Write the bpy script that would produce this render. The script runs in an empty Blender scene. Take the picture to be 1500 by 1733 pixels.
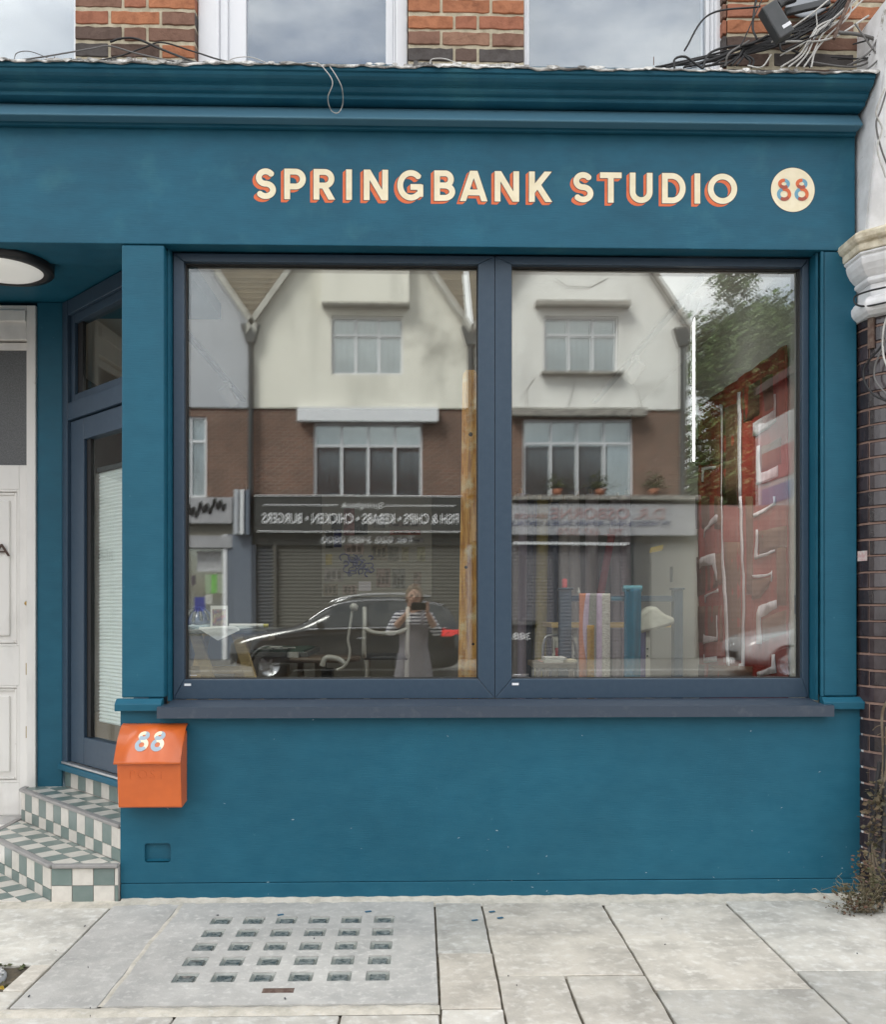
import bpy, bmesh, math, random
import numpy as np
from mathutils import Vector, Matrix
S = bpy.context.scene
COL = S.collection
R = math.radians
random.seed(7)

# ------------------------------------------------------------------ camera, sky, sun, exposure
F, CX, CY = 1600.0, 710.0, 1025.0          # focal length and foot of the perpendicular, in photo pixels (1500 x 1733)
DIST, EYE = 4.48, 1.386
YAW = math.atan((750.0 - CX) / F)
cam = bpy.data.cameras.new("camera")
cam.sensor_fit = 'VERTICAL'; cam.sensor_height = 36.0
cam.lens = F / 1733.0 * 36.0
cam.shift_y = (CY - 866.5) / 1733.0
cam.clip_start = 0.02; cam.clip_end = 2000
co = bpy.data.objects.new("camera", cam); COL.objects.link(co)
co.location = (0, -DIST, EYE)
co.rotation_euler = (R(90), 0, -YAW)
S.camera = co

SUN_EL, SUN_AZ = 47.0, -138.0               # behind the shop and to its left: the far side of the street is sunlit, the shopfront in open shade
w = bpy.data.worlds.new("World"); S.world = w; w.use_nodes = True
nt = w.node_tree; nt.nodes.clear()
out = nt.nodes.new('ShaderNodeOutputWorld'); bg = nt.nodes.new('ShaderNodeBackground')
sky = nt.nodes.new('ShaderNodeTexSky'); sky.sky_type = 'NISHITA'; sky.sun_disc = False
sky.sun_elevation = R(SUN_EL); sky.sun_rotation = R(318); sky.air_density = 1.0; sky.dust_density = 2.0
tc = nt.nodes.new('ShaderNodeTexCoord')
mp = nt.nodes.new('ShaderNodeMapping'); mp.inputs['Scale'].default_value = (1, 1, 2.2)
n1 = nt.nodes.new('ShaderNodeTexNoise'); n1.inputs['Scale'].default_value = 2.3; n1.inputs['Detail'].default_value = 7; n1.inputs['Roughness'].default_value = .56
rp = nt.nodes.new('ShaderNodeValToRGB'); rp.color_ramp.elements[0].position = .30; rp.color_ramp.elements[1].position = .52
n2 = nt.nodes.new('ShaderNodeTexNoise'); n2.inputs['Scale'].default_value = 3.4; n2.inputs['Detail'].default_value = 6
cr = nt.nodes.new('ShaderNodeValToRGB')
cr.color_ramp.elements[0].position = .34; cr.color_ramp.elements[0].color = (5.2, 5.4, 5.7, 1)
cr.color_ramp.elements[1].position = .66; cr.color_ramp.elements[1].color = (11.6, 11.5, 11.3, 1)
mx = nt.nodes.new('ShaderNodeMix'); mx.data_type = 'RGBA'
L = nt.links.new
L(tc.outputs['Generated'], mp.inputs['Vector']); L(mp.outputs[0], n1.inputs['Vector']); L(mp.outputs[0], n2.inputs['Vector'])
L(n1.outputs['Fac'], rp.inputs['Fac']); L(n2.outputs['Fac'], cr.inputs['Fac'])
L(rp.outputs['Color'], mx.inputs['Factor']); L(sky.outputs['Color'], mx.inputs['A']); L(cr.outputs['Color'], mx.inputs['B'])
L(mx.outputs['Result'], bg.inputs['Color']); bg.inputs['Strength'].default_value = 0.125
L(bg.outputs[0], out.inputs[0])

sl = bpy.data.lights.new("sun", 'SUN'); sl.energy = 3.2; sl.angle = R(24); sl.color = (1, .965, .91)
so = bpy.data.objects.new("sun", sl); COL.objects.link(so)
_d = Vector((math.sin(R(SUN_AZ)) * math.cos(R(SUN_EL)), -math.cos(R(SUN_AZ)) * math.cos(R(SUN_EL)), math.sin(R(SUN_EL))))
so.rotation_euler = _d.to_track_quat('Z', 'Y').to_euler(); so.location = (0, -6, 14)

S.view_settings.view_transform = 'Standard'; S.view_settings.look = 'None'
S.view_settings.gamma = 1; S.view_settings.use_curve_mapping = False
S.view_settings.exposure = 1.25
S.render.engine = 'CYCLES'
S.cycles.use_denoising = True
S.cycles.max_bounces = 10; S.cycles.transparent_max_bounces = 24; S.cycles.glossy_bounces = 6; S.cycles.diffuse_bounces = 5
S.cycles.caustics_reflective = False; S.cycles.caustics_refractive = False
S.cycles.sample_clamp_indirect = 6

# ------------------------------------------------------------------ helpers
GLASS_Y = 0.155
def at(px, py, Y):
    """point of the place seen at photo pixel (px, py) on the vertical plane at depth Y"""
    u = (px - 750.0) / F; v = (CY - py) / F
    dx = math.sin(YAW) + u * math.cos(YAW); dy = math.cos(YAW) - u * math.sin(YAW)
    t = (Y + DIST) / dy
    return Vector((dx * t, Y, EYE + v * t))
def ground(px, py, z=0.0):
    u = (px - 750.0) / F; v = (CY - py) / F
    dx = math.sin(YAW) + u * math.cos(YAW); dy = math.cos(YAW) - u * math.sin(YAW)
    t = (z - EYE) / v
    return Vector((dx * t, -DIST + dy * t, z))
def wallx(px, py, X):
    u = (px - 750.0) / F; v = (CY - py) / F
    dx = math.sin(YAW) + u * math.cos(YAW); dy = math.cos(YAW) - u * math.sin(YAW)
    t = X / dx
    return Vector((X, -DIST + dy * t, EYE + v * t))
def refl(px, py, Y):
    """point across the street (plane Y) whose mirror image in the shop window is seen at that pixel"""
    p = at(px, py, 2 * GLASS_Y - Y)
    return Vector((p.x, Y, p.z))

def clean(o, label=None, cat=None, group=None, kind=None):
    if label: o['label'] = label
    if cat: o['category'] = cat
    if group: o['group'] = group
    if kind: o['kind'] = kind
    return o
def root_loc(o):
    while o.parent: o = o.parent
    return o.location
def thing(name, label, cat, loc, group=None):
    o = bpy.data.objects.new(name, None); COL.objects.link(o)
    o.empty_display_size = .1
    o.location = loc
    return clean(o, label, cat, group)

class MB:
    def __init__(s): s.v = []; s.f = []; s.m = []; s.sm = []
    def add(s, vs, fs, mi=0, smooth=False):
        b = len(s.v); s.v += [tuple(p) for p in vs]
        for f in fs: s.f.append([b + i for i in f]); s.m.append(mi); s.sm.append(smooth)
        return s
    def box(s, x0, x1, y0, y1, z0, z1, mi=0):
        x0, x1 = min(x0, x1), max(x0, x1); y0, y1 = min(y0, y1), max(y0, y1); z0, z1 = min(z0, z1), max(z0, z1)
        v = [(x0,y0,z0),(x1,y0,z0),(x1,y1,z0),(x0,y1,z0),(x0,y0,z1),(x1,y0,z1),(x1,y1,z1),(x0,y1,z1)]
        return s.add(v, [(0,3,2,1),(4,5,6,7),(0,1,5,4),(1,2,6,5),(2,3,7,6),(3,0,4,7)], mi)
    def obox(s, o, a, b, c, a0, a1, b0, b1, c0, c1, mi=0):
        o = Vector(o); a = Vector(a); b = Vector(b); c = Vector(c)
        v = [o + a*i + b*j + c*k for k in (c0, c1) for (i, j) in ((a0,b0),(a1,b0),(a1,b1),(a0,b1))]
        return s.add(v, [(0,3,2,1),(4,5,6,7),(0,1,5,4),(1,2,6,5),(2,3,7,6),(3,0,4,7)], mi)
    def prism(s, pts, d, mi=0):
        """3-D polygon swept by vector d"""
        d = Vector(d); n = len(pts); p = [Vector(q) for q in pts]
        v = p + [q + d for q in p]
        return s.add(v, [tuple(range(n))[::-1], tuple(range(n, 2*n))] + [(i, (i+1) % n, n+(i+1) % n, n+i) for i in range(n)], mi)
    def tube(s, pts, r, n=6, mi=0, rs=None):
        p = [Vector(q) for q in pts]; m = len(p); vs = []; fs = []
        up = None
        for i in range(m):
            t = (p[min(i+1, m-1)] - p[max(i-1, 0)])
            if t.length < 1e-9: t = Vector((0,0,1))
            t.normalize()
            if up is None:
                up = t.orthogonal().normalized()
            else:
                up = (up - t * up.dot(t))
                up = up.normalized() if up.length > 1e-6 else t.orthogonal().normalized()
            b = t.cross(up); rr = rs[i] if rs else r
            for k in range(n):
                a = 2*math.pi*k/n
                vs.append(p[i] + (up*math.cos(a) + b*math.sin(a))*rr)
        for i in range(m-1):
            for k in range(n):
                fs.append((i*n+k, i*n+(k+1) % n, (i+1)*n+(k+1) % n, (i+1)*n+k))
        s.add(vs, fs, mi, True)
        s.add(vs[:n], [tuple(range(n))[::-1]], mi); s.add(vs[-n:], [tuple(range(n))], mi)
        return s
    def lathe(s, prof, c, n=24, mi=0, axis='z', smooth=True, a0=0, a1=2*math.pi):
        vs = []; fs = []; full = abs(a1-a0-2*math.pi) < 1e-6; k = n if full else n+1
        for (r, h) in prof:
            for i in range(k):
                a = a0 + (a1-a0)*i/n
                x, y = r*math.cos(a), r*math.sin(a)
                q = (x, y, h) if axis == 'z' else ((x, h, y) if axis == 'y' else (h, x, y))
                vs.append((c[0]+q[0], c[1]+q[1], c[2]+q[2]))
        for j in range(len(prof)-1):
            for i in range(n):
                i2 = (i+1) % k
                fs.append((j*k+i, j*k+i2, (j+1)*k+i2, (j+1)*k+i))
        return s.add(vs, fs, mi, smooth)
    def surf(s, fn, nu, nv, mi=0, smooth=True):
        vs = [fn(i/nu, j/nv) for j in range(nv+1) for i in range(nu+1)]
        fs = [(j*(nu+1)+i, j*(nu+1)+i+1, (j+1)*(nu+1)+i+1, (j+1)*(nu+1)+i) for j in range(nv) for i in range(nu)]
        return s.add(vs, fs, mi, smooth)
    def build(s, name, mats, parent=None, bevel=0, seg=2, color=None, fix=True, label=None, cat=None, group=None, kind=None, solid=0, sub=0):
        if not isinstance(mats, (list, tuple)): mats = [mats]
        vs = np.array(s.v, dtype=float)
        if parent is None:
            lo, hi = vs.min(0), vs.max(0)
            loc = Vector(((lo[0]+hi[0])/2, (lo[1]+hi[1])/2, lo[2]))
        else:
            loc = root_loc(parent)
        me = bpy.data.meshes.new(name)
        me.from_pydata([(p[0]-loc[0], p[1]-loc[1], p[2]-loc[2]) for p in vs], [], s.f)
        for m_ in mats: me.materials.append(m_)
        me.polygons.foreach_set('material_index', s.m); me.polygons.foreach_set('use_smooth', s.sm)
        if fix:
            bm = bmesh.new(); bm.from_mesh(me); bmesh.ops.recalc_face_normals(bm, faces=bm.faces); bm.to_mesh(me); bm.free()
        me.update()
        o = bpy.data.objects.new(name, me); COL.objects.link(o)
        if parent is None: o.location = loc
        else: o.parent = parent
        if solid:
            md = o.modifiers.new('solid', 'SOLIDIFY'); md.thickness = solid; md.offset = 0
        if bevel:
            md = o.modifiers.new('bevel', 'BEVEL'); md.width = bevel; md.segments = seg; md.limit_method = 'ANGLE'; md.angle_limit = R(35)
        if sub:
            md = o.modifiers.new('sub', 'SUBSURF'); md.levels = sub; md.render_levels = sub
        if color: o.color = (*color[:3], 1)
        return clean(o, label, cat, group, kind)

def plate(outer, holes, depth, fmap):
    """flat plate with holes: 2-D outline -> MB through fmap(x, y, d) with d in 0..depth"""
    cu = bpy.data.curves.new('plate', 'CURVE'); cu.dimensions = '2D'; cu.fill_mode = 'BOTH'; cu.extrude = depth/2
    for ring in [outer] + holes:
        sp = cu.splines.new('POLY'); sp.points.add(len(ring)-1); sp.use_cyclic_u = True
        for p, q in zip(sp.points, ring): p.co = (q[0], q[1], 0, 1)
    ob = bpy.data.objects.new('plate', cu)
    me = bpy.data.meshes.new_from_object(ob)
    mb = MB()
    mb.add([fmap(v.co.x, v.co.y, v.co.z + depth/2) for v in me.vertices], [tuple(p.vertices) for p in me.polygons])
    bpy.data.objects.remove(ob); bpy.data.curves.remove(cu); bpy.data.meshes.remove(me)
    return mb
def rect(x0, y0, x1, y1): return [(x0,y0),(x1,y0),(x1,y1),(x0,y1)]
def rrect(x0, y0, x1, y1, r, n=4):
    o = []
    for cx, cy, a in ((x1-r,y0+r,-90),(x1-r,y1-r,0),(x0+r,y1-r,90),(x0+r,y0+r,180)):
        for i in range(n+1):
            t = R(a + 90*i/n); o.append((cx+r*math.cos(t), cy+r*math.sin(t)))
    return o
def text_mb(body, fmap, height, width=None, depth=.002, bold=0.0, spacing=1.0):
    """lettering: cap height `height`, optional forced total width; fmap(x, y, d), x from 0"""
    cu = bpy.data.curves.new('t', 'FONT'); cu.body = body; cu.size = 1; cu.extrude = .5; cu.offset = bold; cu.space_character = spacing
    cu.resolution_u = 3
    ob = bpy.data.objects.new('t', cu); me = bpy.data.meshes.new_from_object(ob)
    xs = [v.co.x for v in me.vertices]; ys = [v.co.y for v in me.vertices]
    x0, x1, y0, y1 = min(xs), max(xs), min(ys), max(ys)
    sy = height / .72; sx = (width/(x1-x0)) if width else sy
    mb = MB(); mb.add([fmap((v.co.x-x0)*sx, v.co.y*sy, (v.co.z+.5)*depth) for v in me.vertices], [tuple(p.vertices) for p in me.polygons])
    bpy.data.objects.remove(ob); bpy.data.curves.remove(cu); bpy.data.meshes.remove(me)
    return mb
def spline(pts, n=8):
    p = [Vector(q) for q in pts]; p = [2*p[0]-p[1]] + p + [2*p[-1]-p[-2]]; o = []
    for i in range(1, len(p)-2):
        for k in range(n):
            t = k/n
            o.append(.5*((2*p[i]) + (p[i+1]-p[i-1])*t + (2*p[i-1]-5*p[i]+4*p[i+1]-p[i+2])*t*t + (-p[i-1]+3*p[i]-3*p[i+1]+p[i+2])*t**3))
    return o + [p[-2]]
def clip(poly, region):
    """Sutherland-Hodgman, region convex and counter-clockwise"""
    out = poly
    for i in range(len(region)):
        a, b = region[i], region[(i+1) % len(region)]
        ins = lambda p: (b[0]-a[0])*(p[1]-a[1]) - (b[1]-a[1])*(p[0]-a[0]) >= -1e-9
        inp, out = out, []
        for j in range(len(inp)):
            p, q = inp[j], inp[(j+1) % len(inp)]
            if ins(p): out.append(p)
            if ins(p) != ins(q):
                dp = (b[0]-a[0])*(p[1]-a[1]) - (b[1]-a[1])*(p[0]-a[0]); dq = (b[0]-a[0])*(q[1]-a[1]) - (b[1]-a[1])*(q[0]-a[0])
                t = dp/(dp-dq); out.append((p[0]+(q[0]-p[0])*t, p[1]+(q[1]-p[1])*t))
        if not out: return []
    return out
def area(p): return abs(sum(p[i][0]*p[(i+1) % len(p)][1]-p[(i+1) % len(p)][0]*p[i][1] for i in range(len(p))))/2

# ------------------------------------------------------------------ materials
def srgb(r, g, b):
    f = lambda c: (c/255/12.92) if c/255 <= .04045 else ((c/255+.055)/1.055)**2.4
    return (f(r), f(g), f(b))
MATS = {}
def M(name, col, rough=.5, col2=None, scale=6, stretch=(1,1,1), lo=.4, hi=.65, bump=0, bscale=60, metal=0, spec=.5, objcol=False,
      vary=.0, rough2=None, coat=0, col3=None, scale3=2, lo3=.55, hi3=.7, bstretch=None, emit=None, estr=0, random_val=0):
    m = bpy.data.materials.new(name); m.use_nodes = True; t = m.node_tree; N = t.nodes.new; K = t.links.new
    b = t.nodes['Principled BSDF']
    b.inputs['Roughness'].default_value = rough; b.inputs['Metallic'].default_value = metal
    b.inputs['Specular IOR Level'].default_value = spec; b.inputs['Coat Weight'].default_value = coat
    b.inputs['Coat Roughness'].default_value = .12
    tcn = N('ShaderNodeTexCoord')
    def noise(sc, st=(1,1,1), det=6):
        mpn = N('ShaderNodeMapping'); mpn.inputs['Scale'].default_value = st
        nn = N('ShaderNodeTexNoise'); nn.inputs['Scale'].default_value = sc; nn.inputs['Detail'].default_value = det; nn.inputs['Roughness'].default_value = .6
        K(tcn.outputs['Object'], mpn.inputs['Vector']); K(mpn.outputs[0], nn.inputs['Vector']); return nn.outputs['Fac']
    def rampf(src, a, c):
        mr = N('ShaderNodeMapRange'); mr.inputs['From Min'].default_value = a; mr.inputs['From Max'].default_value = c; K(src, mr.inputs['Value']); return mr.outputs[0]
    def mixc(fac, a, c, mode='MIX'):
        x = N('ShaderNodeMix'); x.data_type = 'RGBA'; x.blend_type = mode; x.clamp_factor = True
        if isinstance(fac, (int, float)): x.inputs['Factor'].default_value = fac
        else: K(fac, x.inputs['Factor'])
        for s_, v_ in (('A', a), ('B', c)):
            if isinstance(v_, tuple): x.inputs[s_].default_value = (*v_[:3], 1)
            else: K(v_, x.inputs[s_])
        return x.outputs['Result']
    c = None
    if col2 is not None:
        fac = rampf(noise(scale, stretch), lo, hi); c = mixc(fac, col, col2)
        if rough2 is not None:
            mr = N('ShaderNodeMapRange'); mr.inputs['To Min'].default_value = rough; mr.inputs['To Max'].default_value = rough2
            K(fac, mr.inputs['Value']); K(mr.outputs[0], b.inputs['Roughness'])
    else: c = col
    if col3 is not None: c = mixc(rampf(noise(scale3, (1,1,1), 8), lo3, hi3), c, col3)
    if objcol:
        oi = N('ShaderNodeObjectInfo'); c = mixc(1.0, c, oi.outputs['Color'], 'MULTIPLY')
    if vary:
        vv = N('ShaderNodeMapRange'); vv.inputs['From Min'].default_value = .3; vv.inputs['From Max'].default_value = .7
        vv.inputs['To Min'].default_value = 1-vary; vv.inputs['To Max'].default_value = 1+vary
        K(noise(1.1, (1,1,1), 5), vv.inputs['Value'])
        hs = N('ShaderNodeHueSaturation'); K(vv.outputs[0], hs.inputs['Value'])
        if isinstance(c, tuple): hs.inputs['Color'].default_value = (*c[:3], 1)
        else: K(c, hs.inputs['Color'])
        c = hs.outputs[0]
    if random_val:
        oi = N('ShaderNodeObjectInfo'); vv = N('ShaderNodeMapRange'); vv.inputs['To Min'].default_value = 1-random_val; vv.inputs['To Max'].default_value = 1+random_val
        K(oi.outputs['Random'], vv.inputs['Value']); hs = N('ShaderNodeHueSaturation'); K(vv.outputs[0], hs.inputs['Value'])
        if isinstance(c, tuple): hs.inputs['Color'].default_value = (*c[:3], 1)
        else: K(c, hs.inputs['Color'])
        c = hs.outputs[0]
    if isinstance(c, tuple): b.inputs['Base Color'].default_value = (*c[:3], 1)
    else: K(c, b.inputs['Base Color'])
    if bump:
        bp = N('ShaderNodeBump'); bp.inputs['Strength'].default_value = min(1, bump*1.0); bp.inputs['Distance'].default_value = .004
        K(noise(bscale, bstretch or stretch, 8), bp.inputs['Height']); K(bp.outputs[0], b.inputs['Normal'])
    if emit: b.inputs['Emission Color'].default_value = (*emit, 1); b.inputs['Emission Strength'].default_value = estr
    MATS[name] = m; return m
def glass(name, refl_amt, tint=(1,1,1), ripple=0.0, rough=0.0):
    """coated glazing: part mirror, part clear"""
    m = bpy.data.materials.new(name); m.use_nodes = True; t = m.node_tree; t.nodes.clear(); N = t.nodes.new; K = t.links.new
    o = N('ShaderNodeOutputMaterial'); mx_ = N('ShaderNodeMixShader'); tr = N('ShaderNodeBsdfTransparent'); gl = N('ShaderNodeBsdfGlossy')
    gl.inputs['Roughness'].default_value = rough; tr.inputs['Color'].default_value = (*tint, 1); gl.inputs['Color'].default_value = (.97, 1, .985, 1)
    lw = N('ShaderNodeLayerWeight'); lw.inputs['Blend'].default_value = .25
    mr = N('ShaderNodeMapRange'); mr.inputs['To Min'].default_value = refl_amt; mr.inputs['To Max'].default_value = min(1, refl_amt+.6)
    K(lw.outputs['Facing'], mr.inputs['Value'])
    pw = N('ShaderNodeMath'); pw.operation = 'POWER'; pw.inputs[1].default_value = 3
    K(lw.outputs['Facing'], pw.inputs[0]); K(pw.outputs[0], mr.inputs['Value'])
    K(mr.outputs[0], mx_.inputs[0]); K(tr.outputs[0], mx_.inputs[1]); K(gl.outputs[0], mx_.inputs[2]); K(mx_.outputs[0], o.inputs[0])
    if ripple:
        tcn = N('ShaderNodeTexCoord'); nn = N('ShaderNodeTexNoise'); nn.inputs['Scale'].default_value = 1.6; nn.inputs['Detail'].default_value = 1
        bp = N('ShaderNodeBump'); bp.inputs['Strength'].default_value = 1; bp.inputs['Distance'].default_value = ripple
        K(tcn.outputs['Object'], nn.inputs['Vector']); K(nn.outputs['Fac'], bp.inputs['Height']); K(bp.outputs[0], gl.inputs['Normal'])
    return m

TEAL = M('teal gloss paint', (.0085, .09, .148), .46, (.017, .118, .184), 7, (.7, 1, 1.8), .34, .7, bump=.3, bscale=26, bstretch=(.5, 1, 9), rough2=.6, col3=(.032, .15, .20), scale3=4.2, lo3=.55, hi3=.8, vary=.14, spec=.32)
TEALLIT = M('teal paint lightened as skylit', (.075, .195, .275), .55, (.095, .22, .30), 6, (.3, 1, 2), .3, .7, bump=.2, bscale=26, spec=.35, col3=(.09, .2, .26), scale3=9, lo3=.6, hi3=.75)  # lighter teal paints skylight onto the cornice band
TEALD = M('teal panel paint', (.0066, .092, .149), .46, (.0115, .108, .168), 9, (.8, 1, 1.6), .34, .7, bump=.3, bscale=34, bstretch=(.4, 1, 10), rough2=.58, col3=(.05, .16, .215), scale3=34, lo3=.685, hi3=.74, vary=.13, spec=.36)
NAVY = M('slate blue aluminium', (.031, .059, .094), .4, (.037, .066, .102), 30, bump=.05, bscale=400, spec=.5)
NAVYSILL = M('slate blue sill', (.045, .062, .088), .4, (.085, .10, .12), 22, lo=.55, hi=.85, bump=.1, bscale=160)
SEAL = M('black rubber seal', (.006, .006, .007), .6)
CREAMP = M('cream sign paint', srgb(248, 236, 205), .5, srgb(238, 224, 188), 14, vary=.03)
ORANGEP = M('orange sign paint', srgb(226, 112, 62), .5, srgb(214, 100, 54), 20)
DARKLINE = M('dark outline paint', (.018, .026, .04), .55)
SKYBLUEP = M('light blue sign paint', srgb(110, 165, 190), .5)
BROWNP = M('brown sign paint', srgb(170, 82, 62), .5)
GREYBLUEP = M('grey blue sign paint', srgb(160, 178, 190), .5)
SOIL = M('dark soil', (.06, .05, .038), 1, (.11, .09, .06), 30, bump=1, bscale=80)
BOXOR = M('orange powder coat', (.60, .122, .022), .3, (.66, .138, .026), 10, bump=.03, bscale=200, coat=.35, vary=.03)
BRICK = M('stock brick', (.9, .9, .9), .85, (.55, .5, .47), 24, lo=.45, hi=.75, bump=.7, bscale=60, objcol=True, col3=(.35, .3, .29), scale3=9, lo3=.6, hi3=.8)
MORTAR = M('lime mortar', (.56, .5, .37), .95, (.40, .35, .25), 20, bump=.9, bscale=55)
WHITEP = M('white gloss paint', (.82, .83, .85), .35, (.70, .71, .74), 5, (1, 1, .3), .5, .8, bump=.12, bscale=50)
WHITEOLD = M('old white paint', (.80, .785, .75), .5, (.66, .645, .61), 7, (1, 1, .35), .5, .78, bump=.25, bscale=30, col3=(.45, .40, .34), scale3=26, lo3=.7, hi3=.78)
STUCCO = M('flaking white stucco', (.84, .84, .85), .7, (.68, .68, .68), 9, bump=.4, bscale=24, col3=(.38, .35, .31), scale3=11, lo3=.64, hi3=.69)
STUCCOY = M('yellowed stucco', (.78, .72, .58), .75, (.45, .38, .26), 14, bump=.5, bscale=30, col3=(.66, .65, .63), scale3=8, lo3=.55, hi3=.7)
GLAZED = M('dark glazed brick', (.026, .016, .018), .2, (.05, .038, .042), 16, (1, 1, .6), .4, .7, bump=.25, bscale=22, col3=(.5, .5, .5), scale3=24, lo3=.72, hi3=.76, random_val=.35, coat=.3)
PINKMORTAR = M('pink mortar', (.33, .215, .175), .9, (.24, .16, .13), 18, bump=.6)
LEAD = M('flaking lead flashing', (.42, .41, .38), .7, (.09, .085, .08), 22, (.5, 1, 1), .42, .6, bump=.8, bscale=40, col3=(.7, .69, .66), scale3=12, lo3=.5, hi3=.6)
SLAB = M('york stone', (.57, .54, .475), .85, (.41, .39, .345), 6, bump=.8, bscale=60, objcol=True, col3=(.66, .645, .595), scale3=23, lo3=.5, hi3=.72, vary=.16)
CONCRETE = M('smooth concrete', (.47, .46, .43), .8, (.365, .36, .34), 5, bump=.6, bscale=80, col3=(.57, .56, .525), scale3=31, lo3=.52, hi3=.72, vary=.2)
ROUGHCON = M('rough render fillet', (.60, .56, .48), .95, (.44, .415, .35), 18, bump=1, bscale=60, col3=(.58, .56, .51), scale3=40, lo3=.55, hi3=.7)
JOINT = M('dark joint soil', (.12, .105, .08), 1, (.2, .175, .135), 30, bump=1, bscale=80)
LENS = M('pavement glass', (.20, .22, .20), .3, (.30, .315, .29), 30, spec=.5, coat=.1)
LENSIN = M('pavement glass core', (.06, .072, .068), .25, (.24, .255, .24), 45, spec=.6, coat=.15)
RUST = M('rusty iron', (.11, .065, .05), .85, (.2, .15, .12), 40, bump=.6, bscale=120)
TILEW = M('white floor tile', (.66, .63, .57), .3, (.58, .55, .5), 16, bump=.05, random_val=.05, col3=(.5, .47, .42), scale3=30, lo3=.66, hi3=.8)
TILEG = M('sage green tile', (.155, .21, .195), .3, (.185, .235, .22), 16, bump=.05, random_val=.06)
GROUT = M('grey grout', (.42, .4, .37), .9, (.33, .31, .28), 20)
NOSING = M('grey stone nosing', (.32, .31, .3), .5, (.25, .245, .24), 14, bump=.1)
BRASS = M('worn brass', (.42, .29, .1), .35, metal=1)
BLACK = M('black plastic', (.012, .012, .013), .4)
DARKGREY = M('dark grey plastic', (.045, .05, .052), .45, (.06, .062, .065), 20)
GREYPL = M('grey plastic', (.3, .32, .34), .4)
CABLEK = M('black cable', (.016, .016, .017), .5)
CABLEW = M('white cable', (.58, .57, .54), .5, (.4, .39, .36), 20)
CABLEG = M('grey cable', (.14, .135, .13), .5)
OPAL = M('opal diffuser', (.7, .7, .66), .3, emit=(1, .97, .9), estr=.12)
OBSCURE = M('obscured glass', (.055, .058, .06), .3, (.14, .145, .15), 160, bump=.4, bscale=230, lo=.35, hi=.7)
SHOPGLASS = glass('coated shop glass', .155, (.94, .96, .95), ripple=.00022)
CLEAR = bpy.data.materials.new('clear glass face'); CLEAR.use_nodes = True; _t = CLEAR.node_tree; _t.nodes.clear()
_o = _t.nodes.new('ShaderNodeOutputMaterial'); _b = _t.nodes.new('ShaderNodeBsdfTransparent'); _t.links.new(_b.outputs[0], _o.inputs[0])
DOORGLASS = glass('door glass', .08, (.9, .93, .92))
SASHGLASS = glass('sash glass', .15, (.85, .88, .92), ripple=.0006)
# ------------------------------------------------------------------ setting: pavement, road
pave = MB().box(-9, 9, -4.75, .35, -.3, -.016).build('pavement', JOINT, kind='structure')
rng = random.Random(11)
def slab(x0, x1, y0, y1, mat=SLAB, name='paving_slab', g=.0028, dz=None, tone=None):
    j = lambda: rng.uniform(-.003, .003)
    dz = rng.uniform(-.0025, .0025) if dz is None else dz
    t = tone or rng.uniform(.86, 1.1); wv = rng.uniform(-.03, .03)
    mb = MB(); q = [(x0+g+j(), y0+g+j()), (x1-g+j(), y0+g+j()), (x1-g+j(), y1-g+j()), (x0+g+j(), y1-g+j())]
    # edges broken into short, slightly worn segments
    ring = []
    for k in range(4):
        a, b = q[k], q[(k+1) % 4]; L_ = math.hypot(b[0]-a[0], b[1]-a[1]); n = max(2, int(L_/.07))
        nx, ny = -(b[1]-a[1])/L_, (b[0]-a[0])/L_
        for i in range(n):
            f = i/n; wob = rng.uniform(0, .0035) if i else .004
            ring.append((a[0]+(b[0]-a[0])*f+nx*wob, a[1]+(b[1]-a[1])*f+ny*wob, dz-.05))
    mb.prism(ring, (0, 0, .05))
    return mb.build(name, mat, pave, bevel=.003, seg=1, color=(t+wv, t, t-wv))
WALLY = -.075                                   # slabs stop short of the rough fillet against the wall
cols = [  # x0, x1, [joints in y]
    (-3.4, -2.35, [WALLY, -.8, -1.9]), (-2.35, -1.42, [WALLY, -.79, -1.045, -2.0]), (.07, .29, [WALLY, -.715, -1.235, -2.0]),
    (.29, .85, [WALLY, -.945, -1.95]), (.85, 1.43, [WALLY, -1.09, -2.0]), (1.43, 2.2, [WALLY, -.93, -1.9]), (2.2, 3.1, [WALLY, -.9, -1.9]), (3.1, 4.0, [WALLY, -1, -1.9])]
for x0, x1, js in cols:
    for a, b in zip(js, js[1:]):
        if x0 == -2.35 and a == -.79:
            slab(-1.505, x1, b, a); continue
        if x0 == .29 and a == -.945:
            slab(.29, .545, b, a); slab(.545, .85, b, a); continue
        slab(x0, x1, b, a)
slab(-1.42, -1.108, -1.19, -.055, CONCRETE, tone=1.02, dz=.0)
for x0, x1 in ((-1.43, -.83), (-.83, -.27), (-.27, .07)): slab(x0, x1, -2.0, -1.265)
for i in range(9):                               # rows nearer the kerb
    x = -3.4 + i*.83
    for y0, y1 in ((-3.0, -2.0), (-3.95, -3.0), (-4.6, -3.95)): slab(x, x+.83, y0, y1)
MB().surf(lambda u, v: (-1.43+1.5*u, -1.265+.078*v, -.004+.008*math.sin(math.pi*v)+.002*math.sin(u*71)*math.sin(v*5)), 60, 5).build('mortar_strip', ROUGHCON, pave)
def fil(u, v):
    x = -1.40+4.2*u; e = .078+.012*math.sin(x*9.1)+.008*math.sin(x*23.7)
    return (x, .004-(e+.03)*(1-v), -.003+.016*v*v+.002*math.sin(x*60))
MB().surf(fil, 160, 5).build('cement_fillet', ROUGHCON, pave)
MB().surf(lambda u, v: (-3.4+2.05*u, .004-(.085)*(1-v)-.03, -.003+.008*v), 40, 4).build('cement_fillet', ROUGHCON, pave)
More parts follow.
